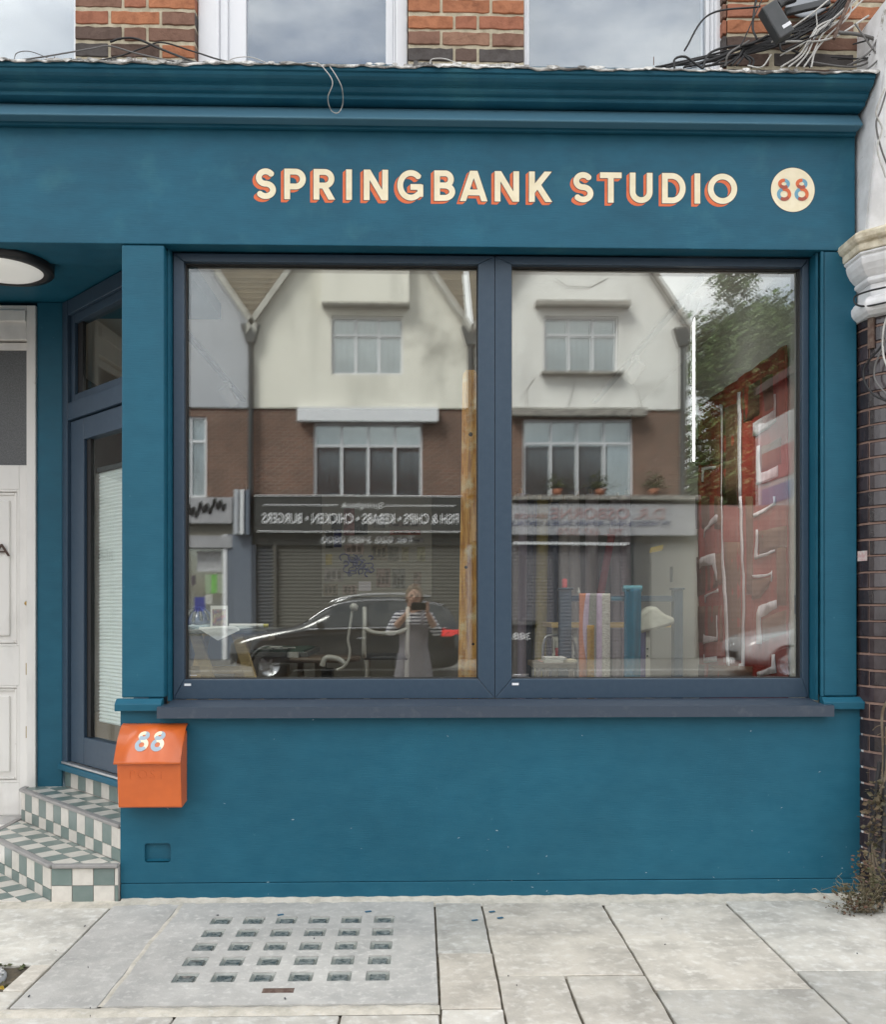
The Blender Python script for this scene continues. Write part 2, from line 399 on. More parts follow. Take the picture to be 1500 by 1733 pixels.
MB().surf(lambda u, v: (-1.104+.003*math.sin(v*9)+.002*math.sin(v*31)+(u-.5)*.018, -1.19+1.13*v, .0015*math.sin(math.pi*u)+.001), 4, 60).build('mortar_strip', ROUGHCON, pave)
# soil hole with a cast cover
MB().surf(lambda u, v: (-2.35+.845*u, -1.045+.255*v, -.012+.006*math.sin(u*37)*math.sin(v*29)), 40, 16).build('soil_patch', SOIL, pave)
cov = thing('drain_cover', 'round cast iron cover with raised grid set in a soil gap at lower left', 'drain cover', (-1.665, -.92, -.008))
IRON = M('worn cast iron', (.30, .31, .32), .55, (.2, .205, .21), 40, bump=.4, bscale=150)
IRONB = M('polished iron bar', (.55, .55, .54), .5, (.38, .38, .38), 40)
MB().lathe([(0, .002), (.112, .002), (.118, -.004), (.118, -.02)], (-1.665, -.92, 0), 40).build('cover_plate', IRON, cov)
for k in range(-2, 3):
    l = math.sqrt(.108**2-(k*.04)**2)
    MB().box(-1.665-l, -1.665+l, -.92+k*.04-.005, -.92+k*.04+.005, .0025, .006).build('raised_bar', IRONB, cov)
    MB().box(-1.665+k*.04-.005, -1.665+k*.04+.005, -.92-l, -.92+l, .0027, .0063).build('raised_bar', IRONB, cov)
LEAFG = M('weed leaf', (.055, .075, .022), .6, (.09, .08, .035), 30)
LEAFB = M('dull brown green leaf', (.075, .07, .032), .6, (.13, .085, .05), 12, random_val=.2)
LEAFR = M('reddish leaf', (.12, .05, .035), .6, (.09, .075, .03), 20)
def leaves(mb, pts, size, rng_, mi=0, flat=.5):
    for p in pts:
        s = size*rng_.uniform(.6, 1.3); a = rng_.uniform(0, 6.28)
        d = Vector((math.cos(a), math.sin(a), rng_.uniform(-flat, flat))).normalized(); n = d.orthogonal().normalized()
        n = (Matrix.Rotation(rng_.uniform(0, 6.28), 3, d) @ n); b = d.cross(n)
        p = Vector(p)
        mb.add([p, p+d*s*.45+n*s*.36+b*s*.05, p+d*s, p+d*s*.45-n*s*.36+b*s*.05, p+d*s*.5-b*s*.06], [(0,1,4),(1,2,4),(2,3,4),(3,0,4)], mi)
    return mb
lf = leaves(MB(), [(rng.uniform(-2.3, -1.51), rng.choice([rng.uniform(-.815, -.795), rng.uniform(-1.04, -.8)]), rng.uniform(-.008, .006)) for _ in range(150)], .022, rng)
clean(lf.build('moss_weeds', LEAFG), 'tiny green weeds growing round the drain cover', 'weeds', kind='stuff')
tl = leaves(MB(), [(-1.535, -1.0, .0)], .03, random.Random(2)); tl.build('fallen_leaf', M('yellow leaf', (.45, .3, .03), .6), label='small yellow fallen leaf beside the drain cover', cat='leaf')
# debris flecks
FLECK = M('dark debris', (.07, .075, .08), .8); BLUEF = M('blue paint chip', (.03, .12, .2), .6)
db = MB()
for _ in range(22):
    x, y = rng.uniform(-2.2, 2.2), rng.uniform(-1.35, -.1); s = rng.uniform(.002, .006); a = rng.uniform(0, 3)
    db.obox((x, y, .003), (math.cos(a), math.sin(a), 0), (-math.sin(a), math.cos(a), 0), (0, 0, 1), -s, s, -s*.35, s*.35, 0, .004)
clean(db.build('pavement_debris', FLECK), 'dark crumbs and twigs lying about on the paving', 'debris', kind='stuff')
pc = MB()
for x, y in ((-.62, -.235), (.245, -.33), (.33, -.215), (-.23, -.2), (.36, -.3)):
    pc.obox((x, y, .003), (.9, .4, 0), (-.4, .9, 0), (0, 0, 1), -.016, .012, -.006, .005, 0, .003)
clean(pc.build('paint_chips', BLUEF), 'small flakes of blue paint on the pavement', 'paint chips', kind='stuff')

# pavement light: concrete panel with thirty glass prisms
pl = thing('pavement_light', 'concrete pavement light with thirty square glass lenses before the blue panel', 'pavement light', (-.51, -.6, 0))
holes = []; cells = []
for i in range(6):
    for j in range(5):
        cx_ = -.872+i*.1432; cy_ = -.300-j*.159
        cells.append((cx_, cy_)); holes.append(rrect(cx_-.045, cy_-.047, cx_+.045, cy_+.047, .007, 2))
plate(rect(-1.103, -1.185, .066, -.052), holes, .03, lambda x, y, d: (x, y, -.029+d)).build('concrete_panel', CONCRETE, pl, bevel=.0025, seg=1)
for cx_, cy_ in cells:
    b = MB(); lv = [(.0455, .0475, -.003), (.037, .038, -.010), (.031, .031, -.011), (.028, .027, -.0035), (.010, .010, -.006)]
    vs = []; fs = []
    for a, c, z in lv: vs += [(cx_-a, cy_-c, z), (cx_+a, cy_-c, z), (cx_+a, cy_+c, z), (cx_-a, cy_+c, z)]
    for k in range(len(lv)-1):
        for q in range(4): fs.append((k*4+q, k*4+(q+1) % 4, k*4+4+(q+1) % 4, k*4+4+q))
    fs.append(tuple(range(len(vs)-4, len(vs))))
    o = b.add(vs[:12], [f for f in fs if max(f) < 12]).build('glass_lens', LENS, pl, fix=False)
    MB().add(vs[8:], [tuple(i-8 for i in f) for f in fs if min(f) >= 8]).build('lens_core', LENSIN, o, fix=False)
np_ = MB().box(-.565, -.452, -1.085, -1.045, -.001, .002)
npl = np_.build('maker_plate', RUST, pl)
for k in range(3):
    MB().box(-.555, -.462, -1.078+k*.012, -1.073+k*.012, .002, .0035).build('raised_line', RUST, npl)

ASPHALT = M('worn asphalt', (.055, .055, .057), .9, (.075, .074, .073), 30, bump=.5, bscale=140, vary=.1)
KERB = M('granite kerb', (.3, .29, .28), .8, (.22, .22, .215), 60, bump=.4)
FARPAVE = M('far paving', (.17, .165, .155), .85, (.14, .137, .13), 4, bump=.2, vary=.1)
MB().box(-400, 400, -400, -4.8, -.6, -.125).build('road', ASPHALT, kind='structure')
MB().box(-60, 60, -4.95, -4.752, -.3, -.008).build('kerb', KERB, kind='structure', bevel=.02)
MB().box(-60, -9.002, -4.752, 6, -.3, -.012).build('pavement_beside_left', FARPAVE, kind='structure')
MB().box(9.002, 60, -4.752, 6, -.3, -.012).build('pavement_beside_right', FARPAVE, kind='structure')
MB().box(-60, 60, -15.95, -15.752, -.3, -.008).build('kerb', KERB, kind='structure', bevel=.02)
MB().box(-60, 60, -20.2, -15.95, -.3, -.012).build('far_pavement', FARPAVE, kind='structure')

# ------------------------------------------------------------------ shopfront: fascia, cornice, pilasters, stall riser
shop = thing('shopfront', 'teal painted wooden shopfront with studio sign and moulded cornice', 'shopfront', (.3, 0, 0))
XR = 2.09; XL = -4.2
PXL = -1.406
# stall riser with a recessed rounded pocket
PTOP = .905
pocket = rrect(-1.294, .178, -1.172, .268, .014)
sr = plate(rect(PXL, .082, 2.118, PTOP), [pocket], .05, lambda x, y, d: (x, 0+d, y)).build('stall_riser', TEALD, shop, bevel=.004)
MB().box(-1.31, -1.155, .022, .047, .165, .28).build('pocket_back', TEALD, sr)
MB().add([(-1.29, .003, .183), (-1.176, .003, .183), (-1.176, .021, .19), (-1.29, .021, .19)], [(0,1,2,3)]).build('pocket_ledge', TEALD, sr)
MB().box(PXL+.001, 2.118, -.003, .05, .004, .0785).build('plinth_board', TEALD, shop, bevel=.003)
MB().box(PXL+.004, 2.116, .055, .24, .0, .90).build('riser_backing', TEALD, shop)
# fascia board
FZ0, FZ1 = 3.088, 3.70
fascia = MB().box(XL, XR, 0, .09, FZ0, FZ1).build('fascia', TEAL, shop, bevel=.004)
MB().box(XL, XR, .092, .30, FZ0+.008, 4.0).build('fascia_backing', TEAL, shop)
# cornice: bed mould + projecting band, swept profile
prof = [(-.04,3.727),(-.09,3.731),(-.094,3.733),(-.098,3.744),(-.098,3.752),(-.104,3.754),(-.117,3.757),(-.126,3.765),(-.131,3.775),(-.131,3.779),(-.138,3.781),(-.138,3.785),(-.152,3.788),(-.168,3.795),(-.180,3.806),(-.186,3.818),(-.186,3.823),(-.196,3.826),(-.199,3.836),(-.199,3.848),(.06,3.852),(.06,3.73)]
prof = [(y, 3.727+(z-3.727)*.80) for y, z in prof]
cn = MB().prism([(XL, y, z) for y, z in prof], (XR-XL+.003, 0, 0)).build('cornice', TEAL, shop)
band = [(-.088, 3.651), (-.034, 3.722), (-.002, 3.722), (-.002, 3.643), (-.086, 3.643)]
bn = MB().prism([(XL, y, z) for y, z in band], (XR-XL-.002, 0, 0)).build('cornice_band', TEALLIT, shop, bevel=.004)
MB().box(XL, XR-.006, -.028, -.002, 3.628, 3.648).build('bed_mould', TEAL, shop, bevel=.004)
# pilasters
def pilaster(xa, xb, capx0, capx1, bead):
    p = MB().box(xa, xb, .005, .20, .952, FZ0-.003).build('pilaster', TEALD, shop, bevel=.007)
    z0, z1 = .893, .932
    c = MB().prism([(capx0, .02, z0), (capx0, -.034, z0), (capx0, -.036, z1-.006), (capx0, -.006, z1+.017), (capx0, .02, z1+.017)], (capx1-capx0, 0, 0)).build('plinth_cap', TEALD, p, bevel=.003)
    if bead: MB().box(xa-.016, xa-.002, .002, .02, .95, FZ0-.004).build('edge_bead', TEALD, p, bevel=.003)
    return p
pilaster(-1.403, -1.204, -1.424, -1.208, False)
pilaster(1.942, XR+.012, 1.925, 2.122, True)
MB().box(-1.202, -1.190, .06, .2, .93, FZ0-.002).build('reveal_board', TEALD, shop)
MB().box(1.912, 1.924, .03, .2, .93, FZ0-.002).build('reveal_board', TEALD, shop)
# lead flashing, ragged
def flash(u, v):
    x = XL+(XR+.02-XL)*u
    n = .35*(.006*math.sin(x*7)+.005*math.sin(x*19.3)+.004*math.sin(x*43)+.003*math.sin(x*91))
    yy = -.205-n*.5 if v > .3 else -.207-n
    zz = 3.828+.5*n+.0015*math.sin(x*13)
    if v == 0: yy, zz = -.206-.6*n, 3.819+1.6*n
    return (x, yy if v < .7 else .04, zz + (.006 if v >= .7 else 0))
MB().surf(flash, 420, 3).build('lead_flashing', LEAD, shop, solid=.0025)
rag = MB()
for _ in range(34):
    x = rng.uniform(-2.1, XR); l = rng.uniform(.02, .09)
    rag.add([(x, -.214, 3.827), (x+l*.5, -.216, 3.822-rng.uniform(0, .01)), (x+l, -.214, 3.827), (x+l*.7, -.212, 3.834), (x+l*.2, -.212, 3.833)], [(0,1,2,3,4)])
rag.build('flashing_flakes', LEAD, shop, solid=.002, kind='stuff')

sc_m = MB(); sr_ = random.Random(17)
for _ in range(38):
    x = sr_.uniform(PXL+.05, 2.05); z = sr_.choice([sr_.uniform(.05, .85), sr_.uniform(.02, .25)]); l = sr_.uniform(.001, .008); h_ = sr_.uniform(.001, .0035); a_ = sr_.gauss(0, .3)
    sc_m.add([(x-l, -.0012-.003*(z < .08), z-l*a_-h_*.3), (x, -.0012-.003*(z < .08), z-h_), (x+l, -.0012-.003*(z < .08), z+l*a_), (x+l*.2, -.0012-.003*(z < .08), z+h_)], [(0, 1, 2, 3)])
sc_m.build('paint_nicks', M('pale chipped primer', (.25, .34, .4), .7), shop, fix=False, kind='stuff')
# painted sign letters from stroke outlines
def seg_poly(pts, flat=(True, True)): return ('p', pts, flat)
def arc(cx, cy, rx, ry, a0, a1, n=22): return [(cx+rx*math.cos(R(a0+(a1-a0)*i/n)), cy+ry*math.sin(R(a0+(a1-a0)*i/n))) for i in range(n+1)]
def glyph(ch, W, w):
    h = w/2
    if ch == 'S':
        r = (1-w)/4; rx = (W-w)/2; cx = W/2
        return [seg_poly(arc(cx, .75-h/2, rx*.93, r, 28, 262) + [(cx+.02, .5)] + arc(cx, .25+h/2, rx, r, 82, -150))]
    if ch == 'P': b = (1+.42)/2; r = (1-h-.42)/2; return [seg_poly([(h, 0), (h, 1)]), seg_poly([(h, 1-h), (W-h-r, 1-h)] + arc(W-h-r, 1-h-r, r, r, 90, -90) + [(h, 1-h-2*r)])]
    if ch == 'R': r = (1-h-.46)/2; return [seg_poly([(h, 0), (h, 1)]), seg_poly([(h, 1-h), (W-h-.03-r, 1-h)] + arc(W-h-.03-r, 1-h-r, r, r, 90, -90) + [(h, 1-h-2*r)]), seg_poly([(W*.45, .5), (W-h*1.1+.06, -.12)])]
    if ch == 'I': return [seg_poly([(W/2, 0), (W/2, 1)])]
    if ch == 'N': return [seg_poly([(h, 0), (h, 1)]), seg_poly([(W-h, 0), (W-h, 1)]), seg_poly([(h-.09, 1.16), (W-h+.09, -.16)])]
    if ch == 'G': return [seg_poly(arc(W*.53, .5, W*.53-h, .5-h, 40, 318, 34)), seg_poly([(W-h*.9, .13), (W-h*.9, .52)]), seg_poly([(W*.52, .5-h*.55), (W-h*.4, .5-h*.55)])]
    if ch == 'B': return [seg_poly([(h, 0), (h, 1)]), seg_poly([(h, 1-h), (W*.5, 1-h)] + arc(W*.5, .75-h/2+.005, W*.41-h*.8, .25-h/2, 90, -90) + [(h, .51)]), seg_poly([(h, .51), (W*.5, .51)] + arc(W*.5, .25+h/2+.005, W*.5-h, .25-h/2, 90, -90) + [(h, h)])]
    if ch == 'A': return [seg_poly([(h-.07, -.16), (W/2-.005, 1.05)]), seg_poly([(W-h+.07, -.16), (W/2+.005, 1.05)]), seg_poly([(W*.2, .29), (W*.8, .29)])]
    if ch == 'K': return [seg_poly([(h, 0), (h, 1)]), seg_poly([(h, .33), (W-h+.1, 1.16)]), seg_poly([(W*.38, .56), (W-h+.1, -.16)])]
    if ch == 'T': return [seg_poly([(0, 1-h), (W, 1-h)]), seg_poly([(W/2, 0), (W/2, 1)])]
    if ch == 'U': return [seg_poly([(h, 1), (h, .37)] + arc(W/2, .37, W/2-h, .37-h, 180, 360) + [(W-h, 1)])]
    if ch == 'D': return [seg_poly([(h, 0), (h, 1)]), seg_poly([(h, 1-h), (W*.42, 1-h)] + arc(W*.42, .5, W*.58-h, .5-h, 90, -90) + [(h, h)])]
    if ch == 'O': return [seg_poly(arc(W/2, .5, W/2-h, .5-h, 0, 360, 44), (False, False))]
def sdf(strokes, w, X, Y):
    d = np.full(X.shape, 9.0)
    for _, pts, flat in strokes:
        n = len(pts)-1
        for i in range(n):
            ax, ay = pts[i]; bx, by = pts[i+1]; l = math.hypot(bx-ax, by-ay)
            if l < 1e-9: continue
            ux, uy = (bx-ax)/l, (by-ay)/l
            t = (X-ax)*ux+(Y-ay)*uy; p = np.abs((X-ax)*-uy+(Y-ay)*ux)
            over = np.maximum(np.maximum(-t if True else 0, t-l), 0)
            q = np.hypot(p, over)-w/2
            if flat[0] and i == 0: q = np.where(t < 0, np.maximum(p-w/2, -t), q)
            if flat[1] and i == n-1: q = np.where(t > l, np.maximum(p-w/2, t-l), q)
            d = np.minimum(d, q)
    return d
def contour(Fd, xs, ys, fmap, mb, mi=0):
    """filled area where Fd < 0 as quads (runs) and marched border cells"""
    ny, nx = Fd.shape
    ins = Fd < 0
    full = ins[:-1, :-1] & ins[1:, :-1] & ins[:-1, 1:] & ins[1:, 1:]
    anyc = ins[:-1, :-1] | ins[1:, :-1] | ins[:-1, 1:] | ins[1:, 1:]
    for j in range(ny-1):
        row = full[j]; i = 0
        if row.any():
            while i < nx-1:
                if row[i]:
                    k = i
                    while k < nx-1 and row[k]: k += 1
                    mb.add([fmap(xs[i], ys[j]), fmap(xs[k], ys[j]), fmap(xs[k], ys[j+1]), fmap(xs[i], ys[j+1])], [(0,1,2,3)], mi); i = k
                else: i += 1
        for i in np.nonzero(anyc[j] & ~row)[0]:
            c = [(i, j), (i+1, j), (i+1, j+1), (i, j+1)]; poly = []
            for k in range(4):
                (a, b), (c2, d2) = c[k], c[(k+1) % 4]; fa, fb = Fd[b, a], Fd[d2, c2]
                if fa < 0: poly.append((xs[a], ys[b]))
                if (fa < 0) != (fb < 0):
                    t = fa/(fa-fb); poly.append((xs[a]+(xs[c2]-xs[a])*t, ys[b]+(ys[d2]-ys[b])*t))
            if len(poly) > 2: mb.add([fmap(*p) for p in poly], [tuple(range(len(poly)))], mi)
    return mb
CAPH = .1445
def sign_letter(ch, px0, px1):
    X0 = at(px0, 315, 0).x; X1 = at(px1, 315, 0).x; W = (X1-X0)/CAPH; w = .192
    zb = EYE+685*.0028
    st = glyph(ch, W, w); res = .0013/CAPH; pad = .2
    xs = np.arange(-pad, W+pad, res); ys = np.arange(-pad, 1+pad, res); Xg, Yg = np.meshgrid(xs, ys)
    def face(X, Y):
        d = sdf(st, w, X, Y); d = np.maximum(d, np.maximum(-Y, Y-1))
        if ch == 'N': d = np.maximum(d, np.maximum(-X, X-W))
        if ch == 'K': d = np.maximum(d, -X)
        return d
    base = face(Xg, Yg)
    sweep = np.full(base.shape, 9.0)
    vx, vy = -.110, -.098
    for k in range(1, 15):
        t = k/14; sweep = np.minimum(sweep, face(Xg-vx*t, Yg-vy*t))
    fm = lambda dy: (lambda x, y: (X0+x*CAPH, -dy, zb+y*CAPH))
    sh = contour(sweep, xs, ys, fm(.0006), MB(), 0)
    contour(np.minimum(base-.021, np.maximum(sweep-.008, -sweep-0.0)*0+9), xs, ys, fm(.0010), sh, 1)
    o = contour(base, xs, ys, fm(.0014), MB()).build('letter', CREAMP, fascia, fix=False)
    sh.build('letter_shade', [ORANGEP, DARKLINE], fascia, fix=False)
    # faint pale outline round the orange shade
for ch, a, b in (('S',432,467),('P',481,517.6),('R',530.6,567.5),('I',585.5,596),('N',615.7,657),('G',672.5,716),('B',735,770.6),('A',779.6,824.5),('N',837.5,879),('K',895.7,934.5),
                 ('S',970,1004.8),('T',1016,1052.6),('U',1066.4,1105),('D',1121,1161),('I',1175.5,1186.3),('O',1198.6,1248.3)):
    sign_letter(ch, a, b)
# number disk
dc = at(1342.6, 321.4, 0); DR = .1055
def disk(r, dy, mat, name, par):
    vs = [(dc.x, -dy, dc.z)] + [(dc.x+r*math.cos(R(a*3)), -dy, dc.z+r*math.sin(R(a*3))) for a in range(120)]
    return MB().add(vs, [(0, 1+i, 1+(i+1) % 120) for i in range(120)]).build(name, mat, par, fix=False)
dk = disk(DR+.0028, .0006, DARKLINE, 'number_disk', fascia)
ring_ = MB(); vs = [(dc.x, -.0011, dc.z)] + [(dc.x+DR*math.cos(R(a*3)), -.0011, dc.z+DR*math.sin(R(a*3))) for a in range(120)]
ring_.add(vs, [(0, 1+i, 1+(i+1) % 120) for i in range(120)]).build('disk_face', CREAMP, fascia, fix=False)
def figure8(px_c, fmap, H, mats, parent, name, sw=.15, base_d=.0016):
    W = .64; h = sw/2; rt = (.47-sw)/2; rb = (.53-sw)/2+h/2; cx = W/2
    top = (cx, 1-h-rt); bot = (cx, h+rb)
    rxt, rxb = W*.42-h, W*.5-h
    a = arc(*top, rxt, rt, -100, 90) ; b_ = arc(*top, rxt, rt, 90, 280)
    c = arc(*bot, rxb, rb, -90, 100); d = arc(*bot, rxb, rb, 80, 270)
    res = .012; xs = np.arange(-.1, W+.1, res); ys = np.arange(-.1, 1.1, res); X, Y = np.meshgrid(xs, ys)
    mb = MB()
    for k, (st, mi) in enumerate(((a, 1), (d, 1), (b_, 0), (c, 0))):
        contour(sdf([seg_poly(st)], sw, X, Y), xs, ys, (lambda dd: (lambda x, y: fmap(x-W/2, y-.5, dd)))(base_d+.0003*k), mb, mi)
    for k, (st, mi) in enumerate(((arc(*top, rxt, rt, 225, 300), 2), (arc(*bot, rxb, rb, -115, -50), 2))):
        contour(sdf([seg_poly(st)], sw, X, Y), xs, ys, (lambda dd: (lambda x, y: fmap(x-W/2, y-.5, dd)))(base_d+.0012+.0003*k), mb, mi)
    mb.build(name, mats, parent, fix=False)
for pxc in (1327.6, 1357.4):
    c8 = at(pxc, 321.4, 0)
    figure8(pxc, lambda x, y, d, c8=c8: (c8.x+x*.107, -d, c8.z+y*.107), .107, [ORANGEP, SKYBLUEP, BROWNP], fascia, 'number_eight', .155)

# ------------------------------------------------------------------ display window
FY = .100
WX0, WX1 = -1.186, 1.908
ZB, ZT = .936, 3.083
MID = at(838, 800, FY).x
def frame_piece(pts, y0, y1, name, par, bevel=.003): # mitred bar: 4-corner outline in x,z
    return MB().prism([(x, y0, z) for x, z in pts], (0, y1-y0, 0)).build(name, NAVY, par, bevel=bevel)
def display_window(x0, x1, label, wl, wr, wt, wb):
    t = thing('display_window', label, 'window', ((x0+x1)/2, FY, ZB), 'big fixed shop windows')
    a = [(x0, ZB), (x1, ZB), (x1, ZT), (x0, ZT)]
    b = [(x0+wl, ZB+wb), (x1-wr, ZB+wb), (x1-wr, ZT-wt), (x0+wl, ZT-wt)]
    g = .0006
    for k, nm in enumerate(('bottom_rail', 'stile', 'top_rail', 'stile')):
        A, B, C, D = a[k], a[(k+1) % 4], b[(k+1) % 4], b[k]
        e = Vector((B[0]-A[0], B[1]-A[1])).normalized()*g
        o = frame_piece([(A[0]+e.x, A[1]+e.y), (B[0]-e.x, B[1]-e.y), (C[0]-e.x, C[1]-e.y), (D[0]+e.x, D[1]+e.y)], FY, FY+.085, nm, t)
        if nm == 'bottom_rail':
            MB().box(x0+wl+.002, x0+wl+.034, FY-.0012, FY-.0004, ZB+wb-.030, ZB+wb-.019).build('white_sticker', WHITEP, o)
    # inner bead and seal
    c = [(p[0]+s*.005, p[1]+q*.005) for p, s, q in zip(b, (1,-1,-1,1), (1,1,-1,-1))]
    for k in range(4):
        A, B, C, D = b[k], b[(k+1) % 4], c[(k+1) % 4], c[k]
        MB().prism([(A[0], FY+.03, A[1]), (B[0], FY+.03, B[1]), (C[0], FY+.034, C[1]), (D[0], FY+.034, D[1])], (0, .03, 0)).build('glazing_seal', SEAL, t)
    MB().box(b[0][0]-.004, b[1][0]+.004, GLASS_Y-.003, GLASS_Y+.003, b[0][1]-.004, b[2][1]+.004).build('pane', [SHOPGLASS, CLEAR], t)
    xm, zm = (b[0][0]+b[1][0])/2, (b[0][1]+b[2][1])/2; tl__ = .0012    # inner pane of the double glazing, not quite parallel
    MB().obox((xm, GLASS_Y+.022, zm), (1, tl__, 0), (0, .0007, 1), (-tl__, 1, -.0007), xm*0+b[0][0]-.004-xm, b[1][0]+.004-xm, b[0][1]-.004-zm, b[2][1]+.004-zm, -.003, .003).build('inner_pane', [SHOPGLASS, CLEAR], t)
    for o_ in t.children:
        if 'pane' in o_.name:
            for p_ in o_.data.polygons: p_.material_index = 0 if p_.normal.y < -.9 else 1
    ws = MB()
    ws.box(b[0][0]+.016, b[0][0]+.05, GLASS_Y-.0042, GLASS_Y-.0036, b[0][1]+.016, b[0][1]+.0185)
    ws.build('etched_mark', WHITEP, t)
    return t
gl = lambda px: at(px, 800, FY).x
display_window(WX0, MID-.001, 'large left shop window pane in a slate blue frame with wooden post behind', gl(311)-WX0, MID-gl(810), .040, .094)
display_window(MID+.001, WX1, 'large right shop window pane in a slate blue frame with red quilt behind', gl(866)-MID, WX1-gl(1359), .040, .094)
# sill
sx0, sx1 = at(265, 1200, -.06).x, at(1413, 1200, -.06).x
sm = MB()
zt, zf, zb_ = .9345, .9135, .862
sm.add([(WX0-.002, FY, zt), (WX1+.002, FY, zt), (WX1+.002, .004, .921), (sx1, -.004, .9205), (sx1, -.06, zf), (sx0, -.06, zf), (sx0, -.004, .9205), (WX0-.002, .004, .921)], [(0,1,2,3,4,5,6,7)])
sm.add([(sx0, -.06, zf), (sx1, -.06, zf), (sx1, -.061, zb_), (sx0, -.061, zb_)], [(0,1,2,3)])
sm.add([(sx0, -.061, zb_), (sx1, -.061, zb_), (sx1, -.003, zb_), (sx0, -.003, zb_)], [(0,1,2,3)])
sm.add([(sx0, -.06, zf), (sx0, -.061, zb_), (sx0, -.003, zb_), (sx0, -.004, .9205)], [(0,1,2,3)])
sm.add([(sx1, -.06, zf), (sx1, -.061, zb_), (sx1, -.003, zb_), (sx1, -.004, .9205)], [(0,1,2,3)])
sm.build('window_sill', NAVYSILL, shop)
MB().box(WX0, WX1, .045, .098, .908, .92).build('sill_packer', NAVYSILL, shop)

# ------------------------------------------------------------------ orange post box
pbx0, pbx1 = -1.383, -1.094
pb = thing('post_box', 'orange steel letter box with curved lid numbered 88 on the blue panel', 'post box', (-1.24, -.06, .455))
body = [(-.003, .80), (-.112, .72), (-.126, .66), (-.106, .462), (-.094, .455), (-.003, .468)]
b_o = MB().prism([(pbx0, y, z) for y, z in body], (pbx1-pbx0, 0, 0)).build('body', BOXOR, pb, bevel=.003)
lid = [(v_.y, v_.z) for v_ in spline([(0, -.002, .832), (0, -.034, .820), (0, -.074, .782), (0, -.112, .728), (0, -.146, .664)], 5)]
lx0, lx1 = pbx0-.010, pbx1+.004
lidm = MB(); nL = len(lid)
lv = []
for x in (lx0, lx1):
    for y, z in lid: lv.append((x, y, z))
lidm.add(lv, [(i, i+1, nL+i+1, nL+i) for i in range(nL-1)], 0, True)
lo_ = lidm.build('lid', BOXOR, pb, solid=.003, bevel=0)
cumu = [0]
for a, b in zip(lid, lid[1:]): cumu.append(cumu[-1]+math.hypot(b[0]-a[0], b[1]-a[1]))
def on_lid(s, d):
    s = max(0, min(cumu[-1]-1e-6, s))
    k = max(i for i in range(nL-1) if cumu[i] <= s); t = (s-cumu[k])/(cumu[k+1]-cumu[k])
    y = lid[k][0]+(lid[k+1][0]-lid[k][0])*t; z = lid[k][1]+(lid[k+1][1]-lid[k][1])*t
    dy, dz = lid[k+1][0]-lid[k][0], lid[k+1][1]-lid[k][1]; l = math.hypot(dy, dz)
    return y+dz/l*d, z-dy/l*d
for xc in (-1.276, -1.204):
    def f8(x, y, d, xc=xc):
        yy, zz = on_lid(.116-y*.104, d+.0016); return (xc+x*.094+y*.008, yy, zz)
    figure8(0, f8, .086, [CREAMP, GREYBLUEP, GREYBLUEP], lo_, 'number_eight', .19, .0008)
pyz = lambda h: (-.126+(.66-h)*.101, h)
def post_map(x, y, d):
    yy, zz = pyz(.592+y); return (-1.328+x, yy-d+.0006, zz)
text_mb('POST', post_map, .044, .158, .0022, -.012, 1.25).build('post_lettering', BOXOR, b_o)
pass
# ------------------------------------------------------------------ entrance recess: soffit, lamp, steps, doors
U = Vector((.68, -.733, 0)).normalized(); Nn = Vector((.733, .68, 0)).normalized()
DY = 1.0                                         # plane of the white door
MB().box(XL, -1.206, .302, 1.3, 3.125, 3.22).build('soffit', TEALD, shop)
MB().box(XL, -1.206, .05, .30, 3.098, 3.16).build('soffit_edge', TEALD, shop)
lamp = thing('ceiling_lamp', 'round black rimmed ceiling lamp with white diffuser above the doorway', 'lamp', (-2.09, .30, 3.125))
MB().lathe([(0, 3.124), (.235, 3.124), (.245, 3.118), (.245, 3.066), (.238, 3.060), (.198, 3.058), (.192, 3.066)], (-2.09, .30, 0), 56).build('rim', BLACK, lamp)
MB().lathe([(0, 3.042), (.12, 3.045), (.175, 3.053), (.194, 3.064)], (-2.09, .30, 0), 56).build('diffuser', OPAL, lamp)

steps = thing('tiled_steps', 'three tiled entrance steps in sage green and white checks', 'steps', (-1.9, .5, 0))
GW, GG = TILEW, TILEG
Z1, Z2, Z3 = .176, .352, .452
A_ = (-1.72, -.03); B_ = (-2.28, .574)
low = [A_, (-1.408, -.03), (-1.408, .005), (-2.25, .911), B_]
upp = [(-1.408, .005), (-1.408, .321), (-2.04, 1.0), (-2.25, 1.0), (-2.25, .911)]
thr = [(-1.408, .321), (-1.2, .5), (-1.9, 1.14), (-2.04, 1.0)]
def block(pts, z0, z1): return MB().prism([(x, y, z0) for x, y in pts], (0, 0, z1-z0))
block([(x, y+.0) for x, y in [(A_[0]+.006, A_[1]+.007), (-1.409, A_[1]+.007), (-1.409, .321), (-2.04, 1.0), (-2.274, 1.0), (B_[0]+.006, B_[1]+.005)]], 0, Z1-.006).build('step_base', GROUT, steps)
block([(x+.006*.73, y+.006*.68) for x, y in upp], Z1-.006, Z2-.006).build('step_base', GROUT, steps)
block([(x+.006*.73, y+.006*.68) for x, y in thr], Z2-.006, Z3-.004).build('step_base', GROUT, steps)
